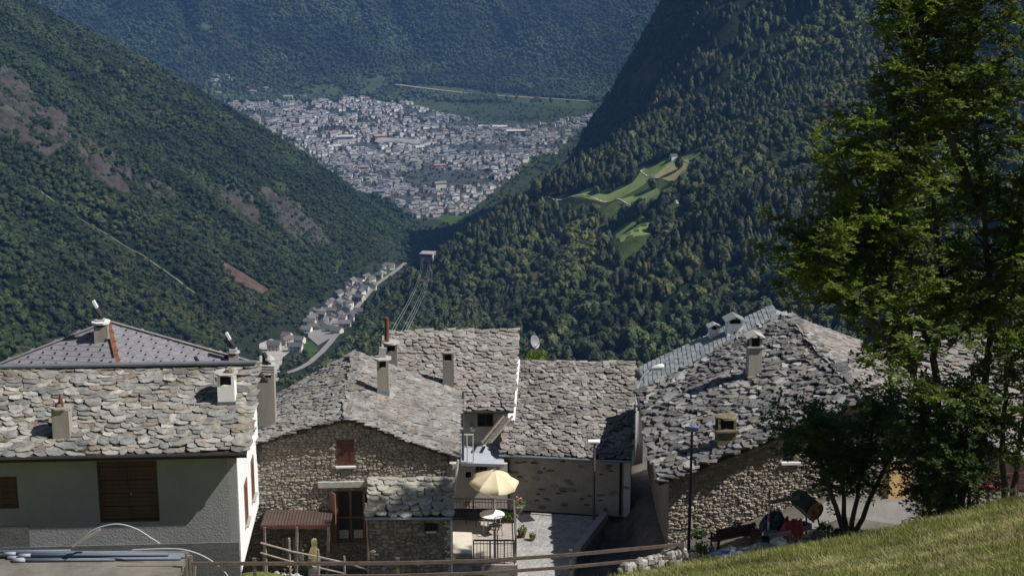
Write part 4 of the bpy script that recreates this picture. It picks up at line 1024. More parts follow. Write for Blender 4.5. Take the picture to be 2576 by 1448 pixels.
for h_ in (.75, 1.33): MB().beam(bl[0] + UP*h_, bl[0] + Vector((.55, 0, h_)), .04, .05).build('railing_bar', m_lampw, hJ)
MB().lathe([(.02, 0), (.13, .08), (.15, .16), (.08, .24), (.02, .26)], P(1189, 1085, 70.2), 10).build('wall_lamp', m_lampw, hJ)
# ladder leaning by the window
lad = thing('wooden_ladder', 'pale wooden ladder leaning diagonally under the eave', 'ladder', P(1215, 1112, 69.2))
for dx in (0, 22):
    MB().beam(P(1212 + dx, 1112, 69.2), P(1268 + dx, 1045, 69.9), .07, .10).build('rail', m_woodgrey, lad)
for k in range(5): f = (k+.5)/5; MB().beam(P(1212, 1112, 69.2).lerp(P(1268, 1045, 69.9), f), P(1234, 1112, 69.2).lerp(P(1290, 1045, 69.9), f), .035, .035).build('rung', m_woodgrey, lad)

# ================================================================ low barn with dark slab roof in the middle
eEl = P(1256, 1141, 68.6); eEr = P(1588, 1157, 67.6); rEl = P(1303, 912, 74.4); rEr = P(1594, 914, 74.0)
E_base = -27.3; uE = (eEr - eEl).normalized(); bE = Vector((-uE.y, uE.x, 0)).normalized()
hE = thing('barn', 'low barn with dark brown slab roof and pale rubble wall above the courtyard', 'barn', ((eEl.x+eEr.x)/2, eEl.y + 4, E_base))
oE = Vector((eEl.x, eEl.y, E_base)) + bE*.35 + uE*.15; WE = Wall(oE, uE); LE = (eEr - eEl).length - .2; zt = eEl.z - E_base
slots = []; rg = random.Random(4)
mbw = panel(MB(), WE, [(0, 0), (LE, 0), (LE, zt), (0, zt)], (), .2, .4); ewall = mbw.build('front_wall', m_mortE, hE)
pcs = [q for q in rubble(WE, [(0, .1), (LE, .1), (LE, zt), (0, zt)], (), (.12, .22), (.2, .5), .03, 15) if random.random() < .07]
place('wall_stone', pcs, LUMP, 'stone', mat_pal('rubble_barn', [(.30,.27,.22), (.36,.33,.27), (.24,.21,.17), (.40,.37,.32)], .92, .35, 8, .5, 25), ewall, 300)
pcs = []
for k in range(24):
    x, z = rg.uniform(.3, LE-.3), rg.uniform(.3, zt-.3); pcs.append((mat4(WE.u*rg.uniform(.15, .4), Vector((0, 0, .07)), WE.n*.05, WE.at(x, z, -.0)), rg.randrange(12)))
place('slot_shade', pcs, LUMP, 'stone', mat('slot_dark', (.17, .15, .125), .9, .3, 5, .3, 20), ewall, 300)  # dark slots of the wall as raised pieces, their shade given by colour
uS = Vector((.075, 1, 0)); hEd = (rEr - eEr).y
panel(MB(), Wall(WE.at(LE - .0, 0), uS), [(0, 0), (2*hEd - .7, 0), (2*hEd - .7, zt), (hEd - .3, rEr.z - .05 - E_base), (0, zt + .12)], (), .1, .3).build('gable_wall', m_white, hE)
panel(MB(), Wall(oE + bE*(2*hEd-.7), -bE), [(0, 0), (2*hEd-.7, 0), (2*hEd-.7, zt), (hEd - .35, rEl.z - .15 - E_base), (0, zt)], (), .1, .3).build('gable_wall', m_mortE, hE)
roofE = deck(eEl, eEr, rEr, rEl).build('roof', m_beam, hE)
bk = bE*hEd - UP*(rEr.z - eEr.z); deck(rEr + bk, rEl + bk, rEl, rEr).build('roof_deck', m_beam, roofE)
place('roof_slab', tile_patch(eEl, eEr, rEr, rEl, (.22, .46), .205, .038, SLAB, 1.6, 21), SLAB, 'slab', m_roofE, roofE, 300)
pa = [rEl - uE*.05, rEl.lerp(eEl, .68) + uE*.28]
MB().beam(pa[0] + UP*.05, pa[1] + UP*.05, .3, .34).build('parapet', m_white, hE)
MB().tube([eEl - bE*.07 - UP*.05, eEr - bE*.07 - UP*.05], .055, 8).build('gutter', m_zinc, hE)
MB().tube([WE.at(LE - .45, zt - .1, .06), WE.at(LE - .45, .1, .06)], .05, 8).build('downpipe', m_gutter, hE)

# ================================================================ big house with rough slab roof (right)
DF = R(4.4); aF, bF = axes(DF)
NF = P(2182, 1004, 59.2); FF = PZ(1974, 791, NF.z)
lF = P(1655, 1213, 58.5); lB = P(1603, 985, 70.1); F_base = -25.6
wF = (NF - lF).dot(aF); dz = NF.z - lF.z; lF = NF - aF*wF - UP*dz
rF = NF + aF*wF*1.0 - UP*dz; rB = FF + aF*wF*1.0 - UP*dz
hF = thing('rough_slab_house', 'large tan rubble house under a heavy dark slab roof beside the tree', 'house', (NF.x - 2, NF.y + 6, F_base))
oF = Vector((NF.x, NF.y, F_base)) + bF*.35; WF = Wall(oF, aF); lx = -wF + .5; zl = lF.z + .12 - F_base; za = NF.z - .2 - F_base
wn_ = WF.rect(1969, 1108, 1998, 1160)
of = [(lx, 0), (-lx, 0), (-lx, zl), (0, za), (lx, zl)]
panel(MB(), WF, of, [wn_], .22, .4).build('front_wall', m_mortF, hF); fwf = [o for o in hF.children][0]
vis = [(lx, .2), (1.2, .6), (1.2, za - .4), (0, za), (lx, zl)]
place('wall_stone', rubble(WF, vis, [wn_], (.07, .14), (.09, .27), .055, 31), LUMP, 'stone', m_wallF, fwf, 300)
wo = frame_bars(MB(), WF, wn_, .05, -.12, .06, (.5,)).build('window', m_wood, hF); wbox(MB(), WF, wn_[0]+.05, wn_[1]+.05, wn_[2]-.05, wn_[3]-.05, -.17, -.16).build('pane', m_glass, wo)
wbox(MB(), WF, wn_[0]-.05, wn_[1]-.1, wn_[2]+.25, wn_[1]-.005, -.05, .14).build('sill', m_lampw, wo)
Lf = (FF - NF).length - .7
pb_ = Vector((lB.x + .5, lB.y - .3, F_base)); pf_ = WF.at(lx, 0); ls_ = (pf_ - pb_).length; zlb = lB.z + .1 - F_base
panel(MB(), Wall(pb_, (pf_ - pb_)), [(0, 0), (ls_, 0), (ls_, zl), (0, zlb)], (), .2, .3).build('side_wall', m_mortF, hF)
panel(MB(), Wall(WF.at(-lx, 0), bF), [(0, 0), (Lf, 0), (Lf, zl), (0, zl)], (), .2, .3).build('side_wall', m_mortF, hF)
roofF = deck(lB, lF, NF, FF, .16).build('roof', m_beam, hF); deck(rF, rB, FF, NF, .16).build('roof_deck', m_beam, roofF)
pcs = tile_patch(lB, lF, NF, FF, (.28, .7), .31, .07, ROUGH, 1.9, 41, .1)
place('roof_slab', pcs, ROUGH, 'rough', m_roofF, roofF, 300)
place('lit_tint_slab', tile_patch(rF, rB, FF, NF, (.26, .5), .24, .04, SLAB, 1.3, 42), SLAB, 'slab', mat_pal('roof_slabs_lit_tint', [(.20,.18,.16), (.25,.23,.205), (.18,.16,.145), (.27,.25,.225)], .88, .4, 7, .5, 25), roofF, 300)  # slabs of the sun-facing slope, sunlight put into a lighter palette
MB().beam(lF + UP*.02 - aF*.05, lB + UP*.02 - aF*.05, .08, .16).build('fascia', m_beam, hF)
pF = [lF, NF, lB]
def gablecap(s=1., mt=m_lampw):
    def f(ch, c, m):
        w = .42*s; mb = MB()
        for sx in (-1, 1): mb.prism([c + m @ Vector(p) for p in ((0, -w, .22*s), (sx*w*1.05, -w, .0), (sx*w*1.05, w, .0), (0, w, .22*s))], UP*.045)
        mb.build('gable_cap', mt, ch)
    return f
m_conb = mat('chimney_concrete', (.36, .34, .30), .92, .12, 2, .3, 16, c2=(.26, .24, .20), c2amt=.5, c2scale=1.2, streak=True)
chimney(hF, 1898, 958, pF, .56, .56, 848, m_conb, DF, .34, None, .06, lambda ch, c, m: (MB().box(c - UP*.37, (.72, .72, .06), m).build('collar', m_conb, ch), gablecap(.95, m_slab)(ch, c, m)), .1)
m_moss = mat('mossy_render', (.19, .165, .10), .95, .35, 3, .6, 14, c2=(.10, .09, .05), c2amt=.7, c2scale=2)
chimney(hF, 1828, 1122, pF, .72, .62, 1050, m_moss, DF, .40, m_moss, .08, lambda ch, c, m: MB().box(c - UP*.46, (.9, .8, .08), m).build('collar', m_moss, ch), .06)

# ================================================================ slate roof behind it
sl = [P(1598, 928, 84), P(1600, 1012, 78), P(1968, 852, 79), P(1936, 770, 86)]
hG = thing('slate_house', 'house with neat greenish slate roof and two white chimneys behind the rough roof', 'house', (10, 82, -29))
rG = deck(sl[0], sl[1], sl[2], sl[3], .12).build('roof', m_beam, hG)
sl2 = [sl[2], sl[2] + Vector((7, .5, -3.1)), sl[3] + Vector((7, .5, -3.1)), sl[3]]; deck(sl2[1], sl2[2], sl2[3], sl2[0], .12).build('roof_deck', m_slateG, rG)
place('slate', tile_patch(sl[0], sl[1], sl[2], sl[3], (.38, .42), .26, .022, RECT, .15, 51, 0), RECT, 'slate', m_slateG, rG, 300)
gb = MB(); 
for p, q in ((sl[1], sl[2]), (sl[2], sl2[1])): gb.quad(Vector((p.x, p.y + .4, -29)), Vector((q.x, q.y + .4, -29)), q + Vector((0, .4, -.15)), p + Vector((0, .4, -.15)))
gb.quad(Vector((sl[0].x + .4, sl[0].y, -29)), Vector((sl[1].x + .4, sl[1].y, -29)), sl[1] + Vector((.4, 0, -.1)), sl[0] + Vector((.4, 0, -.1))); gb.build('wall', m_plaster, hG)
pG = [sl[0], sl[1], sl[2]]
chimney(hG, 1797, 848, pG, .48, .5, 822, m_white, R(4), .1, None, 0, gablecap(.85, m_slateG))
chimney(hG, 1849, 838, pG, .82, .7, 805, m_white, R(4), .12, None, 0, lambda ch, c, m: (gablecap(1.3, m_slateG)(ch, c, m), MB().tube([c + m @ Vector((0, -.34, -.62)), c + m @ Vector((0, -.42, -.62))], .07, 8).build('vent', m_black, ch)))
# ================================================================ courtyard, terrace and what stands on them
zc = -26.62
cy_ = [PZ(1296, 1286, zc), PZ(1522, 1299, zc), PZ(1452, 1388, zc), PZ(1440, 1470, zc), PZ(1290, 1470, zc)]
m_cob, nt, b = nodes_of('cobbles'); p_ = wpos(nt); vo = nt.nodes.new('ShaderNodeTexVoronoi'); vo.inputs['Scale'].default_value = 7; nt.links.new(p_, vo.inputs[0])
nt.links.new(mixcol(nt, 1., ramp(nt, vo.outputs['Color'], [(0., (.25, .24, .225)), (1., (.36, .345, .325))]), ramp(nt, noise(nt, 2, 6, .7, p_), [(.3, .75), (.7, 1.2)]), 'MULTIPLY'), b.inputs['Base Color'])
bump(nt, b, math_node(nt, 'SUBTRACT', 1., vo.outputs['Distance']), .8, .04); b.inputs['Roughness'].default_value = .9
tag(MB().prism([p - UP*1.5 for p in cy_], UP*1.5).build('pavement', m_cob), 'grey cobbled courtyard in front of the barn', 'courtyard', kind='structure')
kb = MB().beam(cy_[1] + UP*.06, cy_[2] + UP*.06, .3, .34); tag(kb.build('kerb', m_slab), 'pale stone kerb along the courtyard edge', 'kerb', kind='structure')
# lane between the barn and the rough-roofed house is plain ground
zt_ = -25.4
te = [PZ(1139, 1307, zt_), PZ(1297, 1310, zt_), PZ(1302, 1420, zt_), PZ(1188, 1420, zt_), PZ(1139, 1376, zt_)]
m_ter = mat('terrace_tiles', (.40, .36, .31), .85, .15, 2.5, .2, 20, c2=(.36, .32, .27), c2amt=.5, c2scale=1.5)
tag(MB().prism([p - UP*1.6 for p in te], UP*1.6).build('terrace', m_ter), 'raised pale terrace beside the stone house', 'terrace', kind='structure')
def railing(label, p0, p1, h=1.0, step=.13, posts=(0, 1)):
    t = thing('railing', label, 'railing', p0)
    MB().beam(p0 + UP*h, p1 + UP*h, .06, .05).build('top_rail', m_rail, t); MB().beam(p0 + UP*.1, p1 + UP*.1, .03, .03).build('bottom_rail', m_rail, t)
    MB().beam(p0 + UP*(h-.14), p1 + UP*(h-.14), .03, .03).build('middle_rail', m_rail, t)
    for f in posts: q = p0.lerp(p1, f); MB().beam(q, q + UP*(h-.03), .05, .05).build('post', m_rail, t)
    n = int((p1-p0).length/step); bar = MB().beam((0, 0, .11), (0, 0, h-.03), .022, .022).mesh('baluster'); bar.materials.append(m_rail)
    for k in range(1, n): part_copy('baluster', bar, Matrix.Translation(p0.lerp(p1, k/n)), t)
    return t
railing('grey metal railing along the back of the terrace behind the parasol', te[0] + Vector((.05, -.08, 0)), te[1] + Vector((-.08, -.08, 0)), posts=(0, .33, .66, 1))
railing('grey metal railing on the courtyard side of the terrace', te[1] + Vector((-.06, -.2, 0)), te[2] + Vector((-.06, .25, 0)), step=.16)
railing('grey metal railing at the front of the terrace above the fence', te[3] + Vector((.05, .1, 0)), te[2] + Vector((-.12, .1, 0)), posts=(0, .4, .75, 1))
# cream step block at the terrace entrance
sb = [PZ(1136, 1336, -25.0), PZ(1187, 1338, -25.0), PZ(1188, 1392, -25.0), PZ(1136, 1390, -25.0)]
st = thing('stone_steps', 'cream stone landing and steps leading up to the terrace', 'steps', sb[0] - UP*.9)
MB().prism([p - UP*.9 for p in sb], UP*.9).build('landing', mat('cream_stone', (.58, .52, .42), .85, .12, 2, .2, 18), st)
for k in range(3): MB().prism([sb[3] + Vector((0, -.32*k, -.2*(k+1) - .6)), sb[2] + Vector((0, -.32*k, -.2*(k+1) - .6)), sb[2] + Vector((0, -.32*(k+1), -.2*(k+1) - .6)), sb[3] + Vector((0, -.32*(k+1), -.2*(k+1) - .6))], UP*.6).build('step', m_slab, st)
# parasol
pc = P(1245, 1212, 62.0); tz = P(1245, 1183, 62.0).z; pr = thing('parasol', 'open pale yellow parasol over the terrace table', 'parasol', (pc.x, pc.y, zt_))
m_par, nt, b = nodes_of('parasol_cloth'); b.inputs['Base Color'].default_value = (.84, .74, .50, 1); b.inputs['Roughness'].default_value = .85
trn = nt.nodes.new('ShaderNodeBsdfTranslucent'); trn.inputs[0].default_value = (.75, .58, .30, 1); mx = nt.nodes.new('ShaderNodeMixShader'); mx.inputs[0].default_value = .3
nt.links.new(b.outputs[0], mx.inputs[1]); nt.links.new(trn.outputs[0], mx.inputs[2]); nt.links.new(mx.outputs[0], nt.nodes['Material Output'].inputs[0])
ctop = Vector((pc.x, pc.y, tz)); rimz = pc.z + .02 - tz; tiltm = Matrix.Rotation(R(4), 3, 'Y') @ Matrix.Rotation(R(5), 3, 'X')
for k in range(8):
    mb = MB(); a0, a1 = 2*math.pi*k/8 + .2, 2*math.pi*(k+1)/8 + .2; vs = []
    for i in range(7):
        f = i/6
        for j in range(7):
            g = j/6; sag = 1 - .05*math.sin(math.pi*g)*f; a = a0 + (a1-a0)*g; rr = 1.04*f*(math.cos(math.pi/8)/math.cos(abs(g-.5)*math.pi/4))*sag
            vs.append(ctop + tiltm @ Vector((rr*math.cos(a), rr*math.sin(a), rimz*(f**1.35) - .03*math.sin(math.pi*g)*f)))
    for j in range(7):
        p0 = vs[42+j]; vs.append(p0 - UP*(.11 + .05*abs(math.sin(math.pi*j/6*1.0))) + (p0-ctop).xy.to_3d()*.0)
    mb.add(vs, [(i*7+j, i*7+j+1, (i+1)*7+j+1, (i+1)*7+j) for i in range(7) for j in range(6)]); mb.build('panel', m_par, pr, True)
    a = a0; MB().tube([ctop - UP*.03, ctop + tiltm @ Vector((1.0*math.cos(a), 1.0*math.sin(a), rimz - .03))], .009, 4).build('rib', m_steel, pr)
MB().tube([ctop + UP*.09, ctop, (pc.x, pc.y, zt_ + .05)], [.02, .022, .022], 8).build('pole', m_lampw, pr)
MB().lathe([(.02, 0), (.035, .03), (.02, .08)], ctop, 8).build('finial', m_wood, pr); MB().lathe([(.28, 0), (.28, .06), (.06, .1), (.03, .3)], (pc.x, pc.y, zt_ + .003), 14).build('base', m_conc, pr)
# table and wire chairs
tb = PZ(1238, 1292, zt_ + .74); tab = thing('garden_table', 'round white garden table under the parasol', 'table', (tb.x, tb.y, zt_))
MB().lathe([(.5, .70), (.52, .72), (.52, .74), (.5, .745)], (tb.x, tb.y, zt_), 24).build('tabletop', m_lampw, tab)
for k in range(4): a = k*math.pi/2 + .5; MB().tube([(tb.x + .35*math.cos(a), tb.y + .35*math.sin(a), zt_ + .7), (tb.x + .42*math.cos(a), tb.y + .42*math.sin(a), zt_)], .018, 6).build('leg', m_lampw, tab)
def chair(x, y, ang, label):
    c = PZ(x, y, zt_); t = thing('garden_chair', label, 'chair', c, 'wire chairs on the terrace'); m = rotz(ang)
    L = lambda *p: c + m @ Vector(p)
    MB().prism([L(-.21, -.2, .43), L(.21, -.2, .43), L(.2, .2, .43), L(-.2, .2, .43)], UP*.025).build('seat', m_iron, t)
    for sx in (-1, 1):
        MB().tube([L(sx*.2, -.2, .43), L(sx*.23, -.24, 0)], .014, 6).build('leg', m_iron, t)
        MB().tube([L(sx*.2, .24, 0), L(sx*.19, .2, .45), L(sx*.2, .3, .9)], .014, 6).build('leg', m_iron, t)
        MB().tube([L(sx*.22, .22, .66), L(sx*.25, .0, .66), L(sx*.23, -.18, .63), L(sx*.2, -.2, .43)], .012, 6).build('armrest', m_iron, t)
    mb = MB().tube([L(-.2, .3, .9), L(0, .32, .95), L(.2, .3, .9)], .014, 6)
    for k in range(5): xx = -.16 + .08*k; mb.tube([L(xx, .2, .46), L(xx, .31, .92)], .008, 5)
    mb.build('backrest', m_iron, t)
chair(1190, 1316, R(70), 'black wire garden chair behind the terrace table by the house wall')
chair(1246, 1345, R(-150), 'black wire garden chair in front of the terrace table')
def leafy(mb, c, r, n, size, rng, up=.6):
    for _ in range(n):
        d = Vector((rng.gauss(0, 1), rng.gauss(0, 1), rng.gauss(0, 1))).normalized(); q = Vector(c) + Vector((d.x*r, d.y*r, abs(d.z)*r*up*1.5)) * rng.uniform(.4, 1.1)
        nrm = (d + Vector((rng.gauss(0, .5), rng.gauss(0, .5), .4))).normalized(); u = nrm.orthogonal().normalized(); w = nrm.cross(u); a = rng.random()*6.3
        u, w = u*math.cos(a) + w*math.sin(a), w*math.cos(a) - u*math.sin(a); s = size*rng.uniform(.6, 1.3)
        mb.add([q - u*s, q + w*s*.45, q + u*s, q - w*s*.45], [(0, 1, 2, 3)], rng.random())
    return mb
lf_pot = mat_leaf('pot_leaves', [(.05, .10, .02), (.09, .15, .035), (.12, .17, .05)], .3, .6, .3, 3)
lf_fl = mat_leaf('pot_flowers', [(.55, .12, .14), (.6, .3, .3), (.5, .45, .3)], .2, .6, .3, 3)
rgp = random.Random(5)
def pot(x, y, z, r, label, flower=False, trough=False):
    c = PZ(x, y, z); t = thing('potted_plant', label, 'plant', c)
    if trough: MB().prism([c + Vector(p) for p in ((-.38, -.13, 0), (.38, -.13, 0), (.38, .13, 0), (-.38, .13, 0))], UP*.2).build('trough', m_wood, t)
    else: MB().lathe([(r*.6, 0), (r*.85, r*1.2), (r*.9, r*1.25), (r*.7, r*1.2)], c, 12).build('pot', m_rust if not flower else m_conc, t)
    h = .2 if trough else r*1.2
    for dx in ((-.22, 0, .22) if trough else (0,)): 
        leafy(MB(), c + Vector((dx, 0, h)), r*1.25, 70, .07, rgp).build('leaves', lf_pot, t, False, True)
    if flower: leafy(MB(), c + Vector((0, 0, h + r*.9)), r*1.1, 30, .05, rgp).build('flowers', lf_fl, t, False, True)
pot(1276, 1312, zt_, .2, 'wooden trough with leafy plant by the terrace corner', False, True)
pot(1313, 1350, zc, .22, 'leafy green pot plant on the cobbles beside the terrace rail')
pot(1307, 1290, zc, .26, 'pink flowering pot plant at the corner of the barn wall', True)
pot(1340, 1358, zc, .14, 'small yellow flowering pot lying on the cobbles', True)
mt_ = PZ(1321, 1303, zc); MB().box((mt_.x, mt_.y, zc + .02), (.62, .8, .03), R(20)).single('door_mat', m_iron, 'dark mat on the sunny cobbles by the barn wall', 'mat', (mt_.x, mt_.y, zc))
# street lamps
def lamp(label, x, yb, yt, Y, mm, head):
    b = P(x, yb, Y); t = P(x, yt, Y); l = thing('street_lamp', label, 'lamp', b)
    MB().tube([b - UP*.3, b + UP*.9, Vector((b.x, b.y, t.z))], [.065, .06, .045], 10).build('pole', mm, l)
    head(l, Vector((b.x, b.y, t.z)))
def flat(l, c):
    MB().prism([c + Vector(p) for p in ((-.28, -.16, .02), (.22, -.2, .02), (.26, .18, .02), (-.26, .16, .02))], UP*.06).build('lamp_hood', m_lampw if c.x < 5 else mat('hood_blue', (.16, .20, .34), .4, .1, 3, 0), l)
    MB().box(c + Vector((-.02, 0, -.02)), (.34, .22, .07)).build('lamp_lens', m_steel, l)
lamp('slim grey street lamp with white hood standing at the courtyard edge', 1493, 1300, 1112, 66.0, m_rail, flat)
lamp('dark street lamp with blue hood standing before the tan rubble wall', 1733, 1362, 1080, 57.0, m_iron, flat)
lb_ = P(1604, 1060, 73); l3 = thing('street_lamp', 'white curved-arm street lamp rising between the barn and the rough roof', 'lamp', lb_ - UP*2)
MB().tube([lb_ - UP*2, P(1603, 990, 73), P(1606, 965, 73), P(1617, 945, 73), P(1634, 932, 73), P(1648, 926, 73)], [.06, .06, .055, .05, .045, .04], 8).build('pole', m_lampw, l3, True)
hc = P(1652, 924, 73); MB().lathe([(.03, -.35), (.11, -.2), (.14, .1), (.12, .3), (.04, .36)], hc, 10, Vector((1, 0, .3)).to_track_quat('Z', 'Y').to_matrix()).build('lamp_hood', m_lampw, l3, True)
# overhead wires
def wire(label, p0, p1, sag, r=.012, n=14):
    pts = [p0.lerp(p1, k/n) - UP*sag*4*(k/n)*(1-k/n) for k in range(n+1)]; MB().tube(pts, r, 4).single('overhead_wire', m_iron, label, 'wire', p0)
wire('thin wire crossing from the white gable over the stone gable roof', P(640, 1110, 53.2), P(1165, 1085, 66.0), .35)
wire('thin wire running from the barn verge to the curved street lamp', P(1580, 1040, 69), P(1600, 1035, 72.9), .1)
# folded parasol, hand rail and mound in front of the stone house
fp = P(790, 1352, 55.0); fg = thing('folded_parasol', 'folded yellow parasol in a pale cover beside the lean-to', 'parasol', (fp.x, fp.y, C_base))
m_yel = mat('yellow_cloth', (.70, .58, .26), .85, .25, 8, .3, 20); h0 = fp.z
MB().lathe([(.03, -.02), (.10, -.06), (.105, -.2), (.085, -.3), (.14, -.42), (.20, -.6), (.225, -.85), (.23, -.98), (.18, -1.0)], (fp.x, fp.y, h0), 14, None, 0, .1).build('canopy', m_yel, fg, True)
MB().lathe([(.155, -.40), (.185, -.5), (.22, -.75), (.225, -1.02), (.21, -1.2), (.20, -1.22)], (fp.x + .01, fp.y + .0, h0 - .02), 12, None, 0, .1).build('cover', mat('pale_cover', (.52, .50, .50), .5, .1, 8, .3, 20), fg, True) if False else MB().lathe([(.16, -.98), (.19, -1.05), (.2, -1.3), (.17, -1.36)], (fp.x + .02, fp.y, h0), 12, None, 0, .12).build('cover', mat('pale_cover', (.52, .52, .54), .5, .1, 8, .3, 20), fg, True)
MB().tube([(fp.x, fp.y, h0 - .05), (fp.x, fp.y, C_base + .1)], .025, 8).build('pole', m_steel, fg); MB().lathe([(.26, 0), (.26, .1), (.06, .14)], (fp.x, fp.y, C_base + .02), 14).build('base', m_yel, fg)
hr = thing('handrail', 'pale wooden handrail stepping down beside the white gable', 'handrail', P(668, 1400, 53.6))
ln = [P(655, 1364, 53.4), P(735, 1386, 53.7), P(800, 1399, 54.0), P(870, 1415, 54.3), P(945, 1438, 54.6)]
l2 = [P(655, 1389, 53.4), P(735, 1412, 53.7), P(800, 1426, 54.0), P(870, 1442, 54.3)]
MB().tube(ln, .035, 6).build('top_rail', m_woodgrey, hr); MB().tube(l2, .03, 6).build('lower_rail', m_woodgrey, hr)
for x, yt, Y in ((668, 1366, 53.5), (727, 1352, 53.7), (800, 1381, 54.0), (866, 1398, 54.3)):
    t = P(x, yt, Y); MB().tube([t, (t.x, t.y, t.z - 1.5)], .04, 6).build('post', m_woodgrey, hr)
pl = thing('pallet_gate', 'weathered slatted pallet leaning under the lean-to', 'pallet', P(740, 1400, 56.4))
for k in range(6): q = P(712 + 9*k, 1356, 56.5); MB().box((q.x, q.y, q.z - .38), (.09, .02, .95)).build('slat', m_woodgrey, pl)
for zz in (-.05, -.7): q = P(735, 1356, 56.55); MB().box((q.x, q.y + .03, q.z + zz), (.85, .04, .09)).build('batten', m_woodgrey, pl)
# ---------------------------------------------------------------- concrete slab with pipes (lower left)
cs = [P(-60, 1386, 46.3), P(476, 1384, 46.3), P(492, 1500, 42.8), P(-60, 1500, 42.8)]
zs_ = cs[1].z
for p in cs: p.z = zs_
cs[2].x = cs[1].x + .05
sh = thing('concrete_shed', 'flat concrete shed roof with moss and rust stains in front of the white house', 'shed', (cs[1].x - 3, cs[1].y - 1.5, zs_ - 2))
MB().prism([p - UP*.18 for p in cs], UP*.18).build('roof', mat('mossy_concrete', (.13, .12, .098), .95, .3, 1.5, .7, 14, c2=(.21, .19, .155), c2amt=.7, c2scale=.9), sh); MB().prism([p*1.0 - UP*2.2 + Vector((0, 0, 0)) for p in (cs[0], cs[1] - aA*.2, cs[2] - aA*.2, cs[3])], UP*2.0).build('wall', m_cement, sh)
m_pvc = mat('pvc_blue', (.12, .145, .185), .6, .15, 3, 0); m_pvcw = mat('pvc_end', (.30, .32, .36), .5, .1, 3, 0)
lay = [(-30, 470, 1.36, 0), (30, 480, 1.22, 0), (45, 462, 1.08, 0), (20, 340, 1.28, .105), (60, 430, 1.15, .105), (-40, 180, 1.42, .1), (50, 300, 1.0, 0)]
for k, (x0, x1, dy, up_) in enumerate(lay):
    q0 = P(x0, 1388, 46.0); q1 = P(x1, 1388, 46.0); yy = cs[0].y - 1.9 + dy
    t = thing('plastic_pipe', 'blue grey plastic pipe, ' + ['rearmost in the bundle on the shed roof', 'second from the wall in the bundle on the shed roof', 'middle one of the bundle on the shed roof', 'short one lying on top of the bundle', 'upper one ending near the broken post', 'stub reaching out of the picture on the shed roof', 'foremost and short in the bundle on the shed roof'][k], 'pipe', (q0.x, yy, zs_), 'pipes on the shed roof')
    MB().tube([(q0.x, yy, zs_ + .055 + up_), (q1.x, yy + .1, zs_ + .055 + up_)], .052, 10).build('pipe', m_pvc, t, True)
    MB().tube([(q0.x - .02, yy, zs_ + .055 + up_), (q0.x + .35, yy + .01, zs_ + .055 + up_)], .058, 10).build('socket', m_pvcw, t, True)
def hose(label, pts, r, mm, Y):
    ps = [P(x, y, Y) for x, y in pts]; sm = []
    for i in range(len(ps)-1):
        p0, p1, p2, p3 = ps[max(i-1, 0)], ps[i], ps[i+1], ps[min(i+2, len(ps)-1)]
        for k in range(8):
            t = k/8; sm.append(.5*((2*p1) + (p2-p0)*t + (2*p0-5*p1+4*p2-p3)*t*t + (3*p1-p0-3*p2+p3)*t**3))
    sm.append(ps[-1]); MB().tube(sm, r, 8).single('bent_hose', mm, label, 'hose', ps[0], None, True)
hose('pale plastic conduit arching up over the pipe bundle', [(195, 1368), (230, 1335), (270, 1320), (305, 1318), (345, 1330), (380, 1352), (402, 1366)], .022, mat('conduit', (.40, .40, .42), .5, .1, 3, 0), 45.3)
hose('pale plastic conduit bending down past the broken posts', [(330, 1382), (420, 1379), (470, 1383), (520, 1402), (562, 1434), (580, 1460)], .022, mat('conduit', (.40, .40, .42)), 45.0)
bd = MB().beam(P(182, 1374, 45.4), P(252, 1330, 45.6), .12, .05); bd.single('wooden_board', m_woodgrey, 'grey board propped up under the arching conduit', 'board', P(190, 1380, 45.4))
c = PZ(210, 1402, zs_); v, fs = LUMP[3]; MB().add([(c.x + x*.26, c.y + y*.2, zs_ + z*.13) for x, y, z in v], fs).single('loose_stone', m_slab, 'small loose stone on the concrete shed roof', 'stone', c)
bp = thing('broken_fence_post', 'splintered old wooden posts at the corner of the shed roof', 'post', P(474, 1440, 45.2))
for x0, y0, x1, y1 in ((468, 1388, 474, 1470), (480, 1394, 482, 1470), (490, 1412, 488, 1470), (462, 1440, 455, 1475)): MB().beam(P(x1, y1, 45.0), P(x0, y0, 45.0), .09, .08).build('stake', m_woodgrey, bp)
# ---------------------------------------------------------------- wooden guard fence
fe = thing('guard_fence', 'long weathered timber guard fence running along the foot of the hillside', 'fence', P(800, 1450, 46))
m_fence = mat('fence_timber', (.10, .078, .065), .85, .35, 4, .5, 25)
fpts = [(482, 1414, 44.8), (640, 1414, 45.2), (780, 1414, 45.6), (1000, 1413, 46.3), (1215, 1407, 47.0), (1436, 1392, 48.0), (1716, 1366, 49.6)]
W3 = [P(*q) for q in fpts]
for a_, b_ in zip(W3[:-1], W3[1:]):
    MB().beam(a_ - bD*.07, b_ - bD*.07 + (b_-a_)*.002, .05, .11).build('rail', m_fence, fe)
for a_, b_ in zip(W3[2:-1], W3[3:]): MB().beam(a_ - bD*.07 - UP*.42, b_ - bD*.07 - UP*.42, .05, .10).build('rail', m_fence, fe)
for k, q in enumerate(W3):
    if k in (0,): continue
    MB().box((q.x, q.y, q.z - .45), (.11, .09, 1.2)).build('post', m_rail, fe)
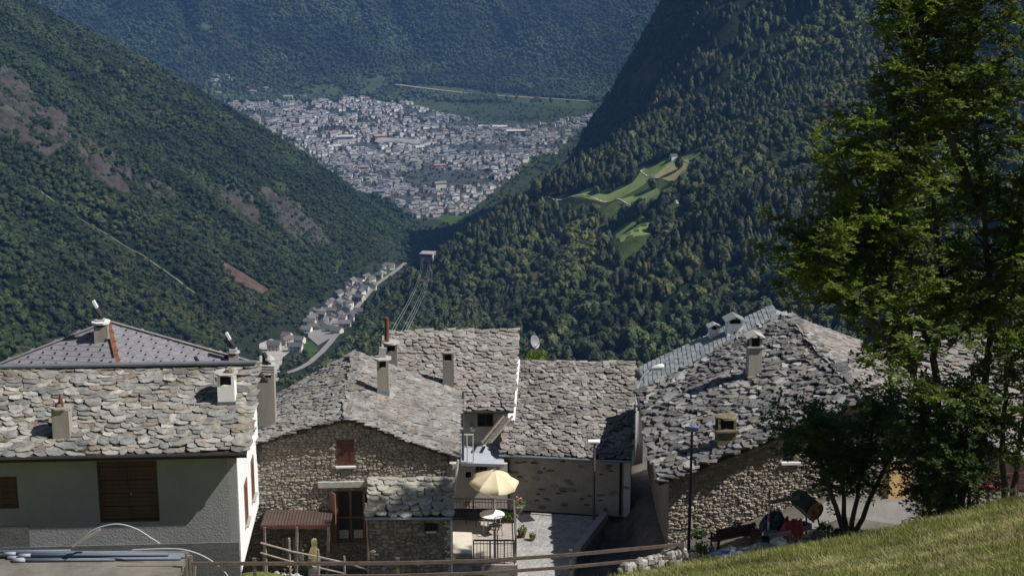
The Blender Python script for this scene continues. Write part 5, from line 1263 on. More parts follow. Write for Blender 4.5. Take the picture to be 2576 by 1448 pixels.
# grassy mound edged with stones beside the handrail
mc = PZ(655, 1446, -23.6); mo = MB(); rgm = random.Random(2); vs = []
for i in range(9):
    for j in range(24):
        a = 2*math.pi*j/24; r_2 = 1.5*i/8; vs.append((mc.x + r_2*math.cos(a)*1.1, mc.y - .3 + r_2*math.sin(a)*.8, mc.z + .15 - .55*(i/8)**2 + rgm.uniform(-.04, .04)))
mo.add(vs, [(i*24+j, i*24+(j+1) % 24, (i+1)*24+(j+1) % 24, (i+1)*24+j) for i in range(8) for j in range(24)])
tag(mo.build('lawn', mat('mound_grass', (.11, .14, .03), .95, .4, 3, .8, 20, bdist=.05), None, True), 'small grassy mound beside the white gable', 'lawn', kind='structure')
for k in range(14):
    a = -.9 + k*.17; v, fs = LUMP[k % 12]; q = Vector((mc.x + 1.55*math.cos(a)*1.1, mc.y - .3 + 1.5*math.sin(a)*.8, mc.z - .42)); s = rgm.uniform(.18, .3)
    MB().add([(q.x + x*s*1.3, q.y + y*s, q.z + z*s*.9) for x, y, z in v], fs).single('edging_stone', m_slab, 'pale edging stone in the ring round the grassy mound', 'stone', q, 'edging stones of the mound')
# ---------------------------------------------------------------- builders' odds and ends before the tan wall
rw = random.Random(9)
for k in range(46):
    f = k/46; x = 1562 + 165*f + rw.uniform(-6, 6); y = 1434 - 44*f + rw.uniform(-12, 10); q = P(x, y, 48.6 + 1.2*f); v, fs = LUMP[k % 12]; s = rw.uniform(.16, .36)
    mm = (m_slab, m_conc, m_slab, m_wallN)[k % 4]
    MB().add([(q.x + x_*s*1.2, q.y + y_*s, q.z - s*.4 + z_*s*.8) for x_, y_, z_ in v], fs).single('field_stone', mm, 'rough field stone in the pile along the grass edge by the fence end', 'stone', q, 'stones of the dry pile')
bench_o = P(1800, 1392, 53.2); bn = thing('park_bench', 'dark brown slatted park bench below the tan rubble wall', 'bench', bench_o)
ba = R(26); m = rotz(ba); m_bench = mat('bench_wood', (.06, .03, .022), .6, .3, 5, .2, 25)
BL = lambda *p: bench_o + m @ Vector(p)
zg = 0
for k in range(3): MB().beam(BL(-.05, .12 + .14*k, .45), BL(1.65, .12 + .14*k, .45), .11, .04).build('seat_slat', m_bench, bn)
for k in range(3): MB().beam(BL(-.05, .03 - .05*k, .58 + .15*k), BL(1.65, .03 - .05*k, .58 + .15*k), .03, .11, Vector((0, .3, 1))).build('back_slat', m_bench, bn)
for x in (.08, 1.52):
    MB().beam(BL(x, .42, -.1), BL(x, .42, .62), .08, .06).build('leg', m_bench, bn); MB().beam(BL(x, .02, -.1), BL(x, -.12, .98), .08, .06).build('leg', m_bench, bn)
    MB().beam(BL(x, -.04, .64), BL(x, .48, .64), .08, .05).build('armrest', m_bench, bn)
# cement mixer with rusty drum
mxb = P(2040, 1345, 55.2); mx_ = thing('cement_mixer', 'old cement mixer with a rust brown drum tipped towards the grass', 'mixer', mxb)
dc = P(2052, 1287, 55.0); da = (P(2052, 1287, 54.6) - P(1998, 1243, 55.6)).normalized(); dm = da.to_track_quat('Z', 'Y').to_matrix()
m_drum = mat('drum_rust', (.30, .15, .045), .7, .35, 4, .3, 20, c2=(.14, .07, .03), c2amt=.6, c2scale=3)
MB().lathe([(.12, -1.15), (.30, -1.1), (.34, -.95), (.36, -.3), (.345, -.06)], dc, 20, dm).build('drum', mat('drum_dark', (.05, .035, .025), .7, .3, 4, .2, 20), mx_, True)
MB().lathe([(.36, -.06), (.375, .0), (.36, .02), (.31, .01), (.29, -.03), (.12, -.02), (.06, .03), (.02, .035)], dc, 24, dm).build('drum_lid', m_drum, mx_, True)
for q in ((-.1, .1), (.28, -.1)): MB().tube([dc - da*.35 + Vector((q[0], 0, -.3)), Vector((mxb.x + q[0]*1.6, mxb.y + q[1], mxb.z - .1))], .035, 6).build('leg', m_iron, mx_)
MB().beam(P(2004, 1272, 54.6), P(2048, 1312, 54.4), .07, .07).build('frame', m_woodgrey, mx_); MB().tube([P(2056, 1330, 55.2), P(2066, 1336, 55.2)], .11, 10).build('wheel', m_iron, mx_)
# sheets and sacks: draped lumps
def heap(name, label, x, y, Y, sx, sy, sz, mm, seed, cat, fold=3.2):
    c = P(x, y, Y); n = 26; mb = MB(); g = np.linspace(-1, 1, n); A, B = np.meshgrid(g, g)
    rr = np.hypot(A, B)*(1 + .22*fbm(A*1.3 + seed*7.1, B*1.3, 200 + seed, 3)); dome = np.clip(1 - rr**2, 0, 1)**.8
    rid = 1 - 2*np.abs(fbm(A*fold*.5 + seed*3.7, B*fold*.5 + .4*A, 210 + seed, 3)); hz_ = dome*(.45 + .55*rid + .35*fbm(A*1.1 + seed, B*1.1, 220 + seed, 2)) + .05*fbm(A*5, B*5, 230 + seed, 2)*(dome > 0)
    V = np.stack([c.x + sx*A + .25*sx*hz_, c.y + sy*B, c.z + sz*np.maximum(hz_, -.02) - .04], -1); keep = rr < 1.02
    ids = np.arange(n*n).reshape(n, n); fs = [(ids[i, j], ids[i, j+1], ids[i+1, j+1], ids[i+1, j]) for i in range(n-1) for j in range(n-1) if keep[i, j] and keep[i+1, j+1] and keep[i, j+1] and keep[i+1, j]]
    mb.add(V.reshape(-1, 3).tolist(), fs); return mb.single(name, mm, label, cat, c, None, True)
m_tarp = mat('tarp_red', (.33, .03, .035), .5, .3, 5, .3, 10); m_blue = mat('tarp_navy', (.025, .03, .045), .5, .3, 4, .2, 10)
heap('tarpaulin', 'crumpled red tarpaulin propped against the pile before the tan wall', 1984, 1345, 53.4, .5, .5, .95, m_tarp, 1, 'tarpaulin')
heap('tarpaulin', 'dark navy sheet over a pile beside the red tarpaulin', 1946, 1330, 54.4, .62, .6, .8, m_blue, 2, 'tarpaulin')
heap('rubbish_sack', 'black rubbish sack lying by the small tree stems', 2114, 1345, 53.4, .42, .35, .32, m_black, 3, 'sack')
heap('sand_heap', 'low grey sand heap under plastic beside the bench', 1905, 1385, 51.6, .75, .6, .35, m_conc, 4, 'heap')
heap('plastic_sheet', 'bluish plastic sheet crumpled in the shade below the bench', 1838, 1392, 51.0, .7, .5, .22, mat('plastic_blue', (.16, .18, .24), .4, .4, 5, .3, 8), 5, 'sheet')
heap('rubble_heap', 'reddish rubble heap between the bench and the sand', 1872, 1366, 52.4, .45, .4, .3, mat('rubble_red', (.20, .11, .07), .95, .4, 5, .8, 14, bdist=.06), 6, 'heap')
heap('white_sack', 'torn white sack below the red tarpaulin', 1955, 1362, 52.6, .26, .2, .24, m_lampw, 8, 'sack')
heap('stone_heap', 'pale broken stone heap at the end of the junk pile', 2022, 1372, 51.6, .4, .35, .3, mat('rubble_pale', (.36, .33, .29), .95, .4, 5, .9, 12, bdist=.08), 9, 'heap')
sp_b = P(1932, 1350, 53.6); spo = thing('marker_pole', 'red and white marker pole leaning by the junk pile', 'pole', sp_b)
tp_ = P(1936, 1232, 53.8)
for k in range(6): MB().tube([sp_b.lerp(tp_, k/6), sp_b.lerp(tp_, (k+1)/6)], .035, 8).build('stripe', m_tarp if k in (5,) else (m_lampw if k % 2 else m_woodgrey), spo)
for k, (x0, y0, x1, y1, lb) in enumerate(((1936, 1262, 2012, 1249, 'long pale plank lying level against the tan wall'), (1860, 1372, 1915, 1352, 'short plank on the ground beside the bench'), (1990, 1365, 2030, 1400, 'splintered plank sticking out of the junk pile'), (1915, 1352, 1990, 1338, 'grey plank under the navy sheet'))):
    MB().beam(P(x0, y0, 55.4 - k), P(x1, y1, 55.4 - k), .05, .14).single('wooden_plank', m_woodgrey, lb, 'plank', P(x0, y0, 55.4 - k))
for k in range(26):
    x, y = 1770 + rw.uniform(0, 290), 1392 - rw.uniform(0, 50); q = P(x, y, 52 + (1400 - y)*.05); v, fs = LUMP[k % 12]; s = rw.uniform(.1, .24)
    MB().add([(q.x + x_*s*1.2, q.y + y_*s, q.z + z_*s*.8) for x_, y_, z_ in v], fs).single('rubble_stone', (m_slab, m_conc, m_wallN)[k % 3], 'loose stone scattered in the junk below the tan wall', 'stone', q, 'loose stones in the junk')
for k, (x, y, Y, r_, mm, lb) in enumerate(((1925, 1372, 52.2, .16, m_blue, 'dark bucket standing in the junk beside the sand heap'), (2008, 1352, 53.6, .17, m_conc, 'grey cement bucket under the mixer drum'), (1968, 1376, 51.6, .14, m_lampw, 'white paint bucket at the grass edge'), (1900, 1352, 53.4, .15, m_rust, 'rusty tin behind the bench end'))):
    q = P(x, y, Y); t = thing('bucket', lb, 'bucket', q); MB().lathe([(r_*.75, 0), (r_, r_*2.0), (r_*1.06, r_*2.05), (r_*.9, r_*1.9), (r_*.7, .02)], q, 12).build('body', mm, t); MB().tube([q + Vector((-r_, 0, r_*2)), q + Vector((0, -.02, r_*2.9)), q + Vector((r_, 0, r_*2))], .01, 4).build('handle', m_iron, t)
rq = random.Random(77)
for k, (x, y, Y, r_, lb) in enumerate(((1895, 1348, 54.5, .32, 'green weed tuft growing between the bench and the navy sheet'), (1850, 1338, 55.6, .28, 'low weed tuft at the foot of the tan wall behind the bench'), (1765, 1388, 52.8, .3, 'weed tuft at the end of the guard fence'), (1700, 1405, 51.4, .3, 'grassy weed tuft behind the field stone pile'), (1760, 1350, 57.4, .3, 'rusty brown shrub at the foot of the tan wall by the dark lamp'), (2075, 1335, 54.2, .3, 'weed tuft beside the cement mixer wheel'))):
    q = P(x, y, Y); t = thing('weed_tuft', lb, 'weed', q); leafy(MB(), q, r_, 120, .09, rq, .9).build('leaves', lf_pot, t, False, True)
for k, (x, y, Y, w_, d_, h_, an, mm, lb) in enumerate(((1962, 1336, 54.0, .5, .4, .34, .4, m_iron, 'black plastic crate in the junk between the two sheets'), (1938, 1352, 53.2, .45, .32, .24, -.3, m_woodgrey, 'grey wooden crate in front of the navy sheet'), (2018, 1330, 55.0, .6, .4, .2, .7, m_woodgrey, 'flat wooden box behind the cement mixer leg'))):
    q = P(x, y, Y); t = thing('crate', lb, 'crate', q); m = rotz(an)
    for sx in (-1, 1): MB().box(q + m @ Vector((sx*(w_/2), 0, h_/2)), (.03, d_, h_), m).build('side', mm, t); MB().box(q + m @ Vector((0, sx*(d_/2 - .02), h_/2)), (w_ - .035, .03, h_), m).build('side', mm, t)
    MB().box(q + m @ Vector((0, 0, .03)), (w_ - .04, d_ - .08, .03), m).build('bottom', mm, t)
pth = tag(MB().prism([PZ(1990, 1330, -23.0), PZ(2330, 1345, -22.4), PZ(2300, 1255, -21.9), PZ(2080, 1262, -22.6)], UP*.05).build('path', mat('path_grey', (.25, .235, .21), .95, .2, 1.5, .4, 12)), 'pale concrete path between the tan house and the tree', 'path', kind='structure')
# things beyond the tree
yb = P(2250, 1300, 57.5); MB().box((yb.x, yb.y, yb.z + 1.0), (.9, .6, 2.6), R(12)).single('yellow_hut', mat('ochre_plaster', (.62, .42, .20), .9, .15, 2, .3, 14), 'small ochre yellow hut half hidden behind the tree stems', 'hut', yb)
rbp = P(2480, 1250, 56); rbn = thing('red_bench', 'red wooden bench behind the tree on the far edge of the grass', 'bench', rbp)
for k in range(3): MB().beam(rbp + Vector((0, 0, .35 + .25*k)), rbp + Vector((2.4, .3, .35 + .25*k)), .05, .13).build('slat', m_woodred, rbn)
for k in range(3): q = rbp + Vector((.1 + 1.1*k, .1*k + .05, 0)); MB().beam(q - UP*.5, q + UP*1.0, .08, .08).build('post', m_woodred, rbn)
MB().tube([P(2462, 1222, 54), P(2515, 1228, 54)], .09, 8).single('barrier_tube', m_tarp, 'red barrier tube lying behind the tree', 'barrier', P(2462, 1222, 54))
MB().tube([P(2515, 1228, 54), P(2532, 1230, 54)], .09, 8).single('barrier_tube', m_lampw, 'white end piece of the barrier tube behind the tree', 'barrier', P(2515, 1228, 54))

# house beyond the tree
ke = [P(2335, 1088, 64.5), P(2700, 1108, 63.5), P(2690, 848, 72.5), P(2290, 838, 73.0)]
hK = thing('slab_house', 'grey slab roofed house showing through the stems of the ash tree', 'house', (ke[0].x + 4, ke[0].y + 4, -24.5))
rK = deck(*ke).build('roof', m_beam, hK); place('roof_slab', tile_patch(*ke, (.3, .7), .3, .05, SLAB, 1.4, 61), SLAB, 'slab', m_roofD, rK, 300)
uK = (ke[1] - ke[0]).normalized(); WK = Wall(Vector((ke[0].x + .3, ke[0].y + .4, -24.5)), uK); zK = ke[0].z + 24.5; wk = [(1.2, .9, 2.0, 1.9), (3.2, .9, 4.0, 1.9)]
panel(MB(), WK, [(0, 0), (6, 0), (6, zK), (0, zK)], wk, .15, .3).build('front_wall', m_mortC, hK)
for q in wk: shutter(WK, q, m_woodred, hK, 'window', 2, 5, .01, m_slab)
panel(MB(), Wall(WK.at(0, 0) + Vector((0, 8, 0)), Vector((0, -1, 0))), [(0, 0), (8, 0), (8, zK), (0, zK + 1.9)], (), .1, .3).build('side_wall', m_mortC, hK)
# ---------------------------------------------------------------- trees of the foreground
lf_ash = mat_leaf('ash_leaves', [(.075, .115, .018), (.125, .17, .027), (.18, .215, .04), (.09, .13, .02)], .5, .5, .5, .4)
lf_dark = mat_leaf('dark_leaves', [(.048, .085, .022), (.075, .12, .03), (.06, .10, .026)], .5, .5, .4, .5)
m_bark = mat('bark', (.085, .07, .055), .95, .4, 4, .8, 18, bdist=.04, streak=True)
def grow(tips, rng, r0, name, label, leafm, lsize, spread, loc, twig=3, start=.3, subs=6, nl=9, dens=1.):
    """stems with limbs, twigs along the limbs and pinnate leaves along the twigs"""
    t = thing(name, label, 'tree', loc); tr = MB(); br = MB(); cr = MB()
    for stem in tips:
        pts = [Vector(p) for p in stem]; n = len(pts); fine = []
        for i in range(n-1):
            for k in range(4): fine.append(pts[i].lerp(pts[i+1], k/4) + Vector((rng.uniform(-.05, .05), rng.uniform(-.05, .05), 0)))
        fine.append(pts[-1]); N = len(fine); fr = [r0*(1 - .88*i/(N-1)) + .012 for i in range(N)]; tr.tube(fine, fr, 8)
        for i in range(int(N*start), N):
            for _ in range(twig if i < N-1 else twig + 3):
                a = rng.random()*6.3; L = spread*(.7 + .4*math.sin(3.14*min(1, i/N)))*rng.uniform(.35, 1.1); d = Vector((math.cos(a), math.sin(a), rng.uniform(-.1, .6))).normalized()
                p0 = fine[i]; p1 = p0 + d*L*.5 + UP*.08*L; p2 = p0 + d*L + UP*rng.uniform(-.12, .22)*L; rb = fr[i]*.34 + .008
                br.tube([p0, p1, p2], [rb, rb*.6, .006], 5)
                for _k in range(int(subs*L/spread + 2)):
                    f = rng.uniform(.3, 1.0); q0 = p1.lerp(p2, (f-.5)*2) if f > .5 else p0.lerp(p1, f*2)
                    e = (d*.6 + Vector((rng.gauss(0, .7), rng.gauss(0, .7), rng.gauss(.15, .45)))).normalized(); l = rng.uniform(.35, .85); q1 = q0 + e*l*.55 + UP*.04; q2 = q0 + e*l - UP*l*.14
                    if rng.random() < .5: br.tube([q0, q1, q2], [.008, .006, .003], 3, False)
                    if rng.random() > dens: continue
                    side = e.cross(UP)
                    if side.length < .1: side = Vector((1, 0, 0))
                    side.normalize(); tint = rng.random()
                    for m_ in range(nl):
                        g = .18 + .82*m_/(nl-1); c = q0.lerp(q1, g*2) if g < .5 else q1.lerp(q2, (g-.5)*2)
                        for sg in (-1, 1):
                            u = (side*sg + e*.55 + Vector((rng.gauss(0, .3), rng.gauss(0, .3), rng.gauss(-.15, .3)))).normalized(); w = u.cross((UP + Vector((rng.gauss(0, .5), rng.gauss(0, .5), 0))).normalized())
                            if w.length < .1: continue
                            w.normalize(); s = lsize*rng.uniform(.7, 1.25); nn = u.cross(w)
                            cr.add([c, c + u*s*.5 + w*s*.27 + nn*s*.05, c + u*s - nn*s*.12, c + u*s*.5 - w*s*.27 + nn*s*.05], [(0, 1, 2, 3)], (tint + rng.uniform(-.12, .12)) % 1)
    tr.build('trunk', m_bark, t, True); b = br.build('branches', m_bark, t, True); b['kind'] = 'stuff'; cr.build('crown', leafm, t, False, True)
    print('LEAVES', name, len(cr.f)); return t
def S_(pts): return [P(x, y, Y) for x, y, Y in pts]
rt = random.Random(12)
grow([S_([(2400, 1330, 52), (2440, 1180, 52), (2480, 1000, 52.2), (2490, 800, 52.4), (2480, 560, 52.6), (2455, 330, 52.4), (2440, 120, 52.2), (2430, -120, 52)]),
    S_([(2395, 1330, 51.8), (2350, 1180, 51.6), (2325, 1040, 51.4), (2290, 900, 51.2), (2260, 760, 51), (2200, 600, 50.8), (2150, 440, 50.6)]),
    S_([(2405, 1330, 52.2), (2370, 1120, 52.6), (2350, 900, 53), (2370, 700, 53.2), (2345, 480, 53.4), (2330, 250, 53.2), (2320, 30, 53)]),
    S_([(2480, 800, 52.4), (2540, 640, 52), (2580, 440, 51.6), (2600, 200, 51.4), (2600, -50, 51.2)]),
    S_([(2300, 930, 51.2), (2220, 840, 50.8), (2150, 760, 50.4), (2080, 690, 50.2), (2045, 610, 50)]),
    S_([(2300, 930, 51.2), (2255, 760, 50.8), (2215, 600, 50.6), (2220, 450, 50.6), (2250, 330, 50.8)]),
    S_([(2470, 520, 52.6), (2400, 380, 52), (2340, 240, 51.6), (2300, 90, 51.4), (2290, -60, 51.2)])],
    rt, .16, 'ash_tree', 'tall many-stemmed ash tree with sunlit upper leaves beside the grass slope', lf_ash, .185, 2.6, P(2400, 1330, 52), 5, .38, 13, 8)
grow([S_([(2130, 1345, 53.5), (2120, 1240, 53.4), (2105, 1150, 53.2), (2075, 1060, 53)]), S_([(2140, 1345, 53.5), (2160, 1220, 53.6), (2190, 1110, 53.8), (2200, 1020, 54)]),
    S_([(2125, 1345, 53.5), (2080, 1200, 53), (2050, 1130, 52.8), (2030, 1075, 52.6)]), S_([(2150, 1340, 53.6), (2220, 1190, 53.6), (2270, 1090, 53.6), (2300, 1000, 53.6)])],
    rt, .09, 'small_tree', 'short dense dark green tree in front of the tan house corner', lf_dark, .155, 1.4, P(2130, 1345, 53.5), 5, .34, 7, 7)
grow([S_([(2345, 1325, 51.5), (2330, 1230, 51.4), (2300, 1130, 51.2), (2290, 1060, 51)]), S_([(2380, 1322, 51.5), (2400, 1200, 51.4), (2420, 1080, 51.2), (2430, 980, 51)]), S_([(2430, 1310, 51.4), (2440, 1220, 51.2), (2450, 1140, 51), (2455, 1080, 51)]), S_([(2360, 1320, 51.5), (2362, 1230, 51.2), (2370, 1130, 51), (2360, 1040, 51)])],
    rt, .06, 'leafy_thicket', 'dark leafy thicket of shoots round the foot of the ash tree', lf_dark, .15, 1.1, P(2380, 1325, 51.5), 4, .15, 6, 7)
grow([S_([(2530, 1285, 51.5), (2520, 1150, 51.5), (2530, 950, 51.6), (2550, 750, 51.6), (2570, 500, 51.6)]), S_([(2545, 1280, 51.5), (2570, 1080, 51.5), (2610, 880, 51.5), (2640, 600, 51.5)])],
    rt, .11, 'slim_tree', 'slim dark stemmed tree at the edge of the picture behind the grass', lf_ash, .18, 1.9, P(2530, 1285, 51.5), 5, .3, 11, 8)
bs = P(1350, 905, 79); sbush = thing('shrub', 'bright green shrub showing behind the barn ridge', 'shrub', bs - UP*1.5)
MB().tube([bs - UP*1.5, bs], .05, 6).build('stem', m_bark, sbush); leafy(MB(), bs - UP*.2, .75, 260, .14, rt).build('leaves', mat_leaf('bright_leaves', [(.07, .11, .018), (.10, .14, .025)], .4, .6, .3, 1), sbush, False, True)

# ---------------------------------------------------------------- grass of the near slope
m_gr = mat_leaf('grass_blades', [(.13, .16, .045), (.175, .195, .062), (.225, .225, .085), (.20, .21, .075), (.27, .245, .12), (.31, .27, .155)], .3, .7, .4, .5)
rg = np.random.default_rng(8); n = 150000
gy = 24 + (47.6 - 24) * rg.random(n) ** .8; ux = rg.uniform(.02, .42, n); gx = ux * gy; k = gy < 46.6 + .05*np.clip(gx, 0, 20) + .9; gx, gy = gx[k], gy[k]; gz = G(gx, gy)
pxy = CY - FPX * (gy*sp + gz*cp) / (gy*cp - gz*sp); k = pxy < 1520; gx, gy, gz = gx[k], gy[k], gz[k]; n = len(gx)
pat = .6*fbm(gx/2.6, gy/2.2, 33, 3) + .6*fbm(gx/.7, gy/.7, 35, 3); h = .07 + .10*rg.random(n) + .16*np.clip(pat, -.3, 1) + .25*(rg.random(n) > .985); a = rg.uniform(0, 6.28, n); ln_ = .12*rg.normal(size=n) + .05; ld = rg.uniform(0, 6.28, n)*.5 + 2.2
w = .011 + .008*rg.random(n); dx, dy = np.cos(a)*w, np.sin(a)*w; tx, ty = np.cos(ld)*ln_, np.sin(ld)*ln_
V = np.empty((n, 3, 3)); V[:, 0] = np.stack([gx-dx, gy-dy, gz-.02], 1); V[:, 1] = np.stack([gx+dx, gy+dy, gz-.02], 1); V[:, 2] = np.stack([gx+tx, gy+ty, gz+h], 1)
me = bpy.data.meshes.new('grass'); me.vertices.add(3*n); me.vertices.foreach_set('co', V.astype(np.float32).ravel()); me.loops.add(3*n); me.loops.foreach_set('vertex_index', np.arange(3*n, dtype=np.int32))
me.polygons.add(n); me.polygons.foreach_set('loop_start', np.arange(0, 3*n, 3, dtype=np.int32)); me.update(calc_edges=True)
at = me.attributes.new('tint', 'FLOAT', 'FACE'); at.data.foreach_set('value', (np.clip(.48 + .75*pat + .12*rg.normal(size=n), 0, .999)).astype(np.float32)); me.materials.append(m_gr)
go = bpy.data.objects.new('grass', me); col.objects.link(go); tag(go, 'yellowish summer grass on the near slope', 'grass', kind='stuff')
# ---------------------------------------------------------------- houses of the valley
m_hw = mat_pal('far_walls', [(.62,.61,.60), (.72,.71,.70), (.52,.51,.50), (.62,.56,.46), (.58,.55,.52), (.80,.79,.78), (.44,.43,.43), (.60,.52,.46), (.48,.47,.47)], .9, .1, .05, 0)
m_hr = mat_pal('far_roofs', [(.10,.105,.12), (.14,.145,.16), (.085,.09,.10), (.17,.17,.18), (.16,.155,.16), (.20,.20,.215), (.22,.215,.22), (.14,.145,.16), (.16,.16,.17), (.19,.185,.19), (.22,.15,.12)], .9, .15, .05, 0)
def house_geo(w, d, h, rh, hip=0.):
    x, y, e = w/2, d/2, .06*w
    v = [(-x,-y,-4),(x,-y,-4),(x,y,-4),(-x,y,-4),(-x,-y,h),(x,-y,h),(x,y,h),(-x,y,h),(-x,0,h+rh*.93),(x,0,h+rh*.93)]
    f = [(0,1,5,4),(1,2,6,9,5),(2,3,7,6),(3,0,4,8,7)]
    X, Y_ = x+e, y+e; zz = h - rh*e/y; b = len(v)
    v += [(-X,-Y_,zz),(X,-Y_,zz),(X,Y_,zz),(-X,Y_,zz),(-X+hip,0,h+rh),(X-hip,0,h+rh)]
    r = [(b,b+1,b+5,b+4),(b+2,b+3,b+4,b+5)] + ([(b+1,b+2,b+5),(b+3,b,b+4)] if hip else [])
    return v, f, r
GEO = [house_geo(10,9,7,2.2), house_geo(13,10,8,3.0), house_geo(9,8,5,2.4,3), house_geo(15,11,10,2.8,4), house_geo(20,12,12,2.5), house_geo(12,12,7,3,5.5)]
HM = []
for v, f, r in GEO:
    me = bpy.data.meshes.new('house'); me.from_pydata(v, [], f + r); me.materials.append(m_hw); me.materials.append(m_hr)
    me.polygons.foreach_set('material_index', [0]*len(f) + [1]*len(r)); HM.append(me)
xt, yt = sample(12.5); k = inside(TOWN, xt, yt) & (fbm(xt/95, yt/95, 95, 3) > -.22) & ~near_line(ROAD, xt, yt, 14); ru, rv_ = xt*math.cos(.35) + yt*math.sin(.35) + 25*fbm(xt/300, yt/300, 98, 2), -xt*math.sin(.35) + yt*math.cos(.35) + 25*fbm(xt/300, yt/300, 99, 2); k &= ((ru % 85) > 12) & ((rv_ % 120) > 14); xt, yt = xt[k], yt[k]
tw_ang = .5 * fbm(xt/400, yt/400, 96, 2) + .25 + rngp.normal(0, .06, len(xt)) + rngp.integers(0, 2, len(xt)) * math.pi/2
tw_v = rngp.choice(6, len(xt), p=[.26, .22, .18, .15, .08, .11]); tw_s = np.clip(.70*np.exp(rngp.normal(0, .22, len(xt))), .5, 1.5); tz_ = H(xt, yt)
o_ = np.argsort(np.hypot(xt, yt)); singles = o_[:300]; rest = o_[300:]
for q in singles:
    o = bpy.data.objects.new('town_house', HM[tw_v[q]]); col.objects.link(o); o.location = (xt[q], yt[q], tz_[q]); o.rotation_euler = (0, 0, tw_ang[q]); o.scale = (tw_s[q],)*3
    tag(o, 'small pale house among the nearer streets of the valley town', 'house', 'nearer houses of the valley town')
vs = []; fs = []; mi = []; ti = []
for q in rest:
    v, f, r = GEO[tw_v[q]]; a = tw_ang[q]; ca, sa = math.cos(a)*tw_s[q], math.sin(a)*tw_s[q]; b = len(vs); t = random.random()
    vs += [(xt[q] + x*ca - y*sa, yt[q] + x*sa + y*ca, tz_[q] + z*tw_s[q]) for x, y, z in v]
    for g, m_ in ((f, 0), (r, 1)):
        for p in g: fs.append(tuple(i + b for i in p)); mi.append(m_); ti.append(t)
me = bpy.data.meshes.new('town'); me.from_pydata(vs, [], fs); me.materials.append(m_hw); me.materials.append(m_hr); me.polygons.foreach_set('material_index', mi)
at = me.attributes.new('tint', 'FLOAT', 'FACE'); at.data.foreach_set('value', ti)
o = bpy.data.objects.new('town', me); col.objects.link(o); tag(o, 'crowded pale roofs and walls of the distant valley town', 'town', kind='stuff')
print('TOWN', len(xt))
# large buildings of the town
def big(x, y, w, d, h, ang, mw, mr, label, cat='building'):
    c = hits([(x, y)])[0]; z = float(H(c[:1], c[1:])[0]); t = thing('hall_building', label, cat, (c[0], c[1], z)); v, f, r = house_geo(w, d, h, d*.12); m = rotz(ang)
    L = [Vector((c[0], c[1], z)) + m @ Vector(p) for p in v]
    MB().add(L, f).build('wall', mw, t); MB().add(L, r).build('roof', mr, t)
m_red = mat('brick_far', (.32, .19, .14), .9, .15, .05, 0); m_hall = mat('hall_roof', (.42, .40, .38), .7, .15, .03, 0); m_hallw = mat('hall_wall', (.58, .575, .57), .9, .08, .05, 0)
big(955, 357, 30, 22, 17, .4, m_red, m_red, 'red brick mill building in the middle of the valley town')
big(1010, 362, 110, 45, 8, -.35, m_hallw, mat('hall_brown', (.26, .24, .23), .8, .3, .05, 0), 'long brown roofed factory hall beside the red mill')
big(868, 360, 40, 18, 18, .2, m_hallw, m_hall, 'white tower block left of the red mill')
big(845, 372, 50, 18, 7, .15, m_hallw, m_hall, 'long white flat hall at the near edge of the town centre')
big(1240, 322, 70, 16, 6, -.05, m_hallw, m_hall, 'long white warehouse at the far edge of the town')
big(1290, 335, 60, 20, 8, .1, m_hall, m_hall, 'pale grey warehouse beside the far wood')
big(1105, 425, 24, 14, 10, .3, m_red, m_red, 'terracotta roofed school in the nearer town streets')
# trees on the valley floor
X, Y = sample(13.0); Z = H(X, Y); wd = fbm(X/140, Y/140, 97, 3); intown = inside(TOWN, X, Y)
vil = near_line(ROAD, X, Y, 75) & ~near_line(ROAD, X, Y, 8); dens = np.where(vil, .55, 0) + np.where(intown, .30 + .5*(wd < -.25), .22 + .9*(wd > -.05)); fl = (np.abs(Z - floor_z(Y)) < 10) & (Y > 1250) & (Y < 5100)
k = fl & (rngp.random(len(X)) < dens) & ~no_tree(X, Y); 
X, Y, Z = X[k], Y[k], Z[k]; n = len(X)
gn_scatter('valley_trees', np.stack([X, Y, Z], 1), rngp.uniform(.55, 1.1, n), rngp.uniform(0, 6.28, n), rngp.integers(0, 7, n), hidden_collection('valley_tree', blobs), 'scattered trees and hedges between the town and the fields', 'trees')
# lower village on the valley road
m_vw = mat_pal('village_walls', [(.58,.53,.44), (.66,.62,.55), (.46,.42,.36), (.74,.72,.69)], .9, .15, .2, 0); m_vr = mat_pal('village_roofs', [(.10,.095,.098), (.13,.125,.12), (.085,.082,.085), (.115,.105,.097)], .9, .25, .4, 0)
LV = [(762,838),(775,822),(788,812),(802,806),(816,797),(830,790),(844,782),(858,773),(870,763),(884,752),(896,742),(908,733),(806,822),(822,812),(838,804),(852,797),(866,788),(880,776),(835,830),(850,818),(864,808),(878,798),(846,842),(862,828),(890,720),(902,712),(914,706),(926,712),(918,724),(906,722),(932,722),(940,708),(968,678),(982,676),(745,862),(900,800),(915,790),(720,870),(735,880),(728,858),(690,880),(870,742),(858,752),(845,762),(832,772),(818,782),(800,795),(786,800),(772,812),(886,735),(872,728),(900,745),(893,760),(826,822),(812,832),(798,832),(950,700),(958,690),(925,735),(938,728)]
hv = hits(LV); rv = random.Random(6)
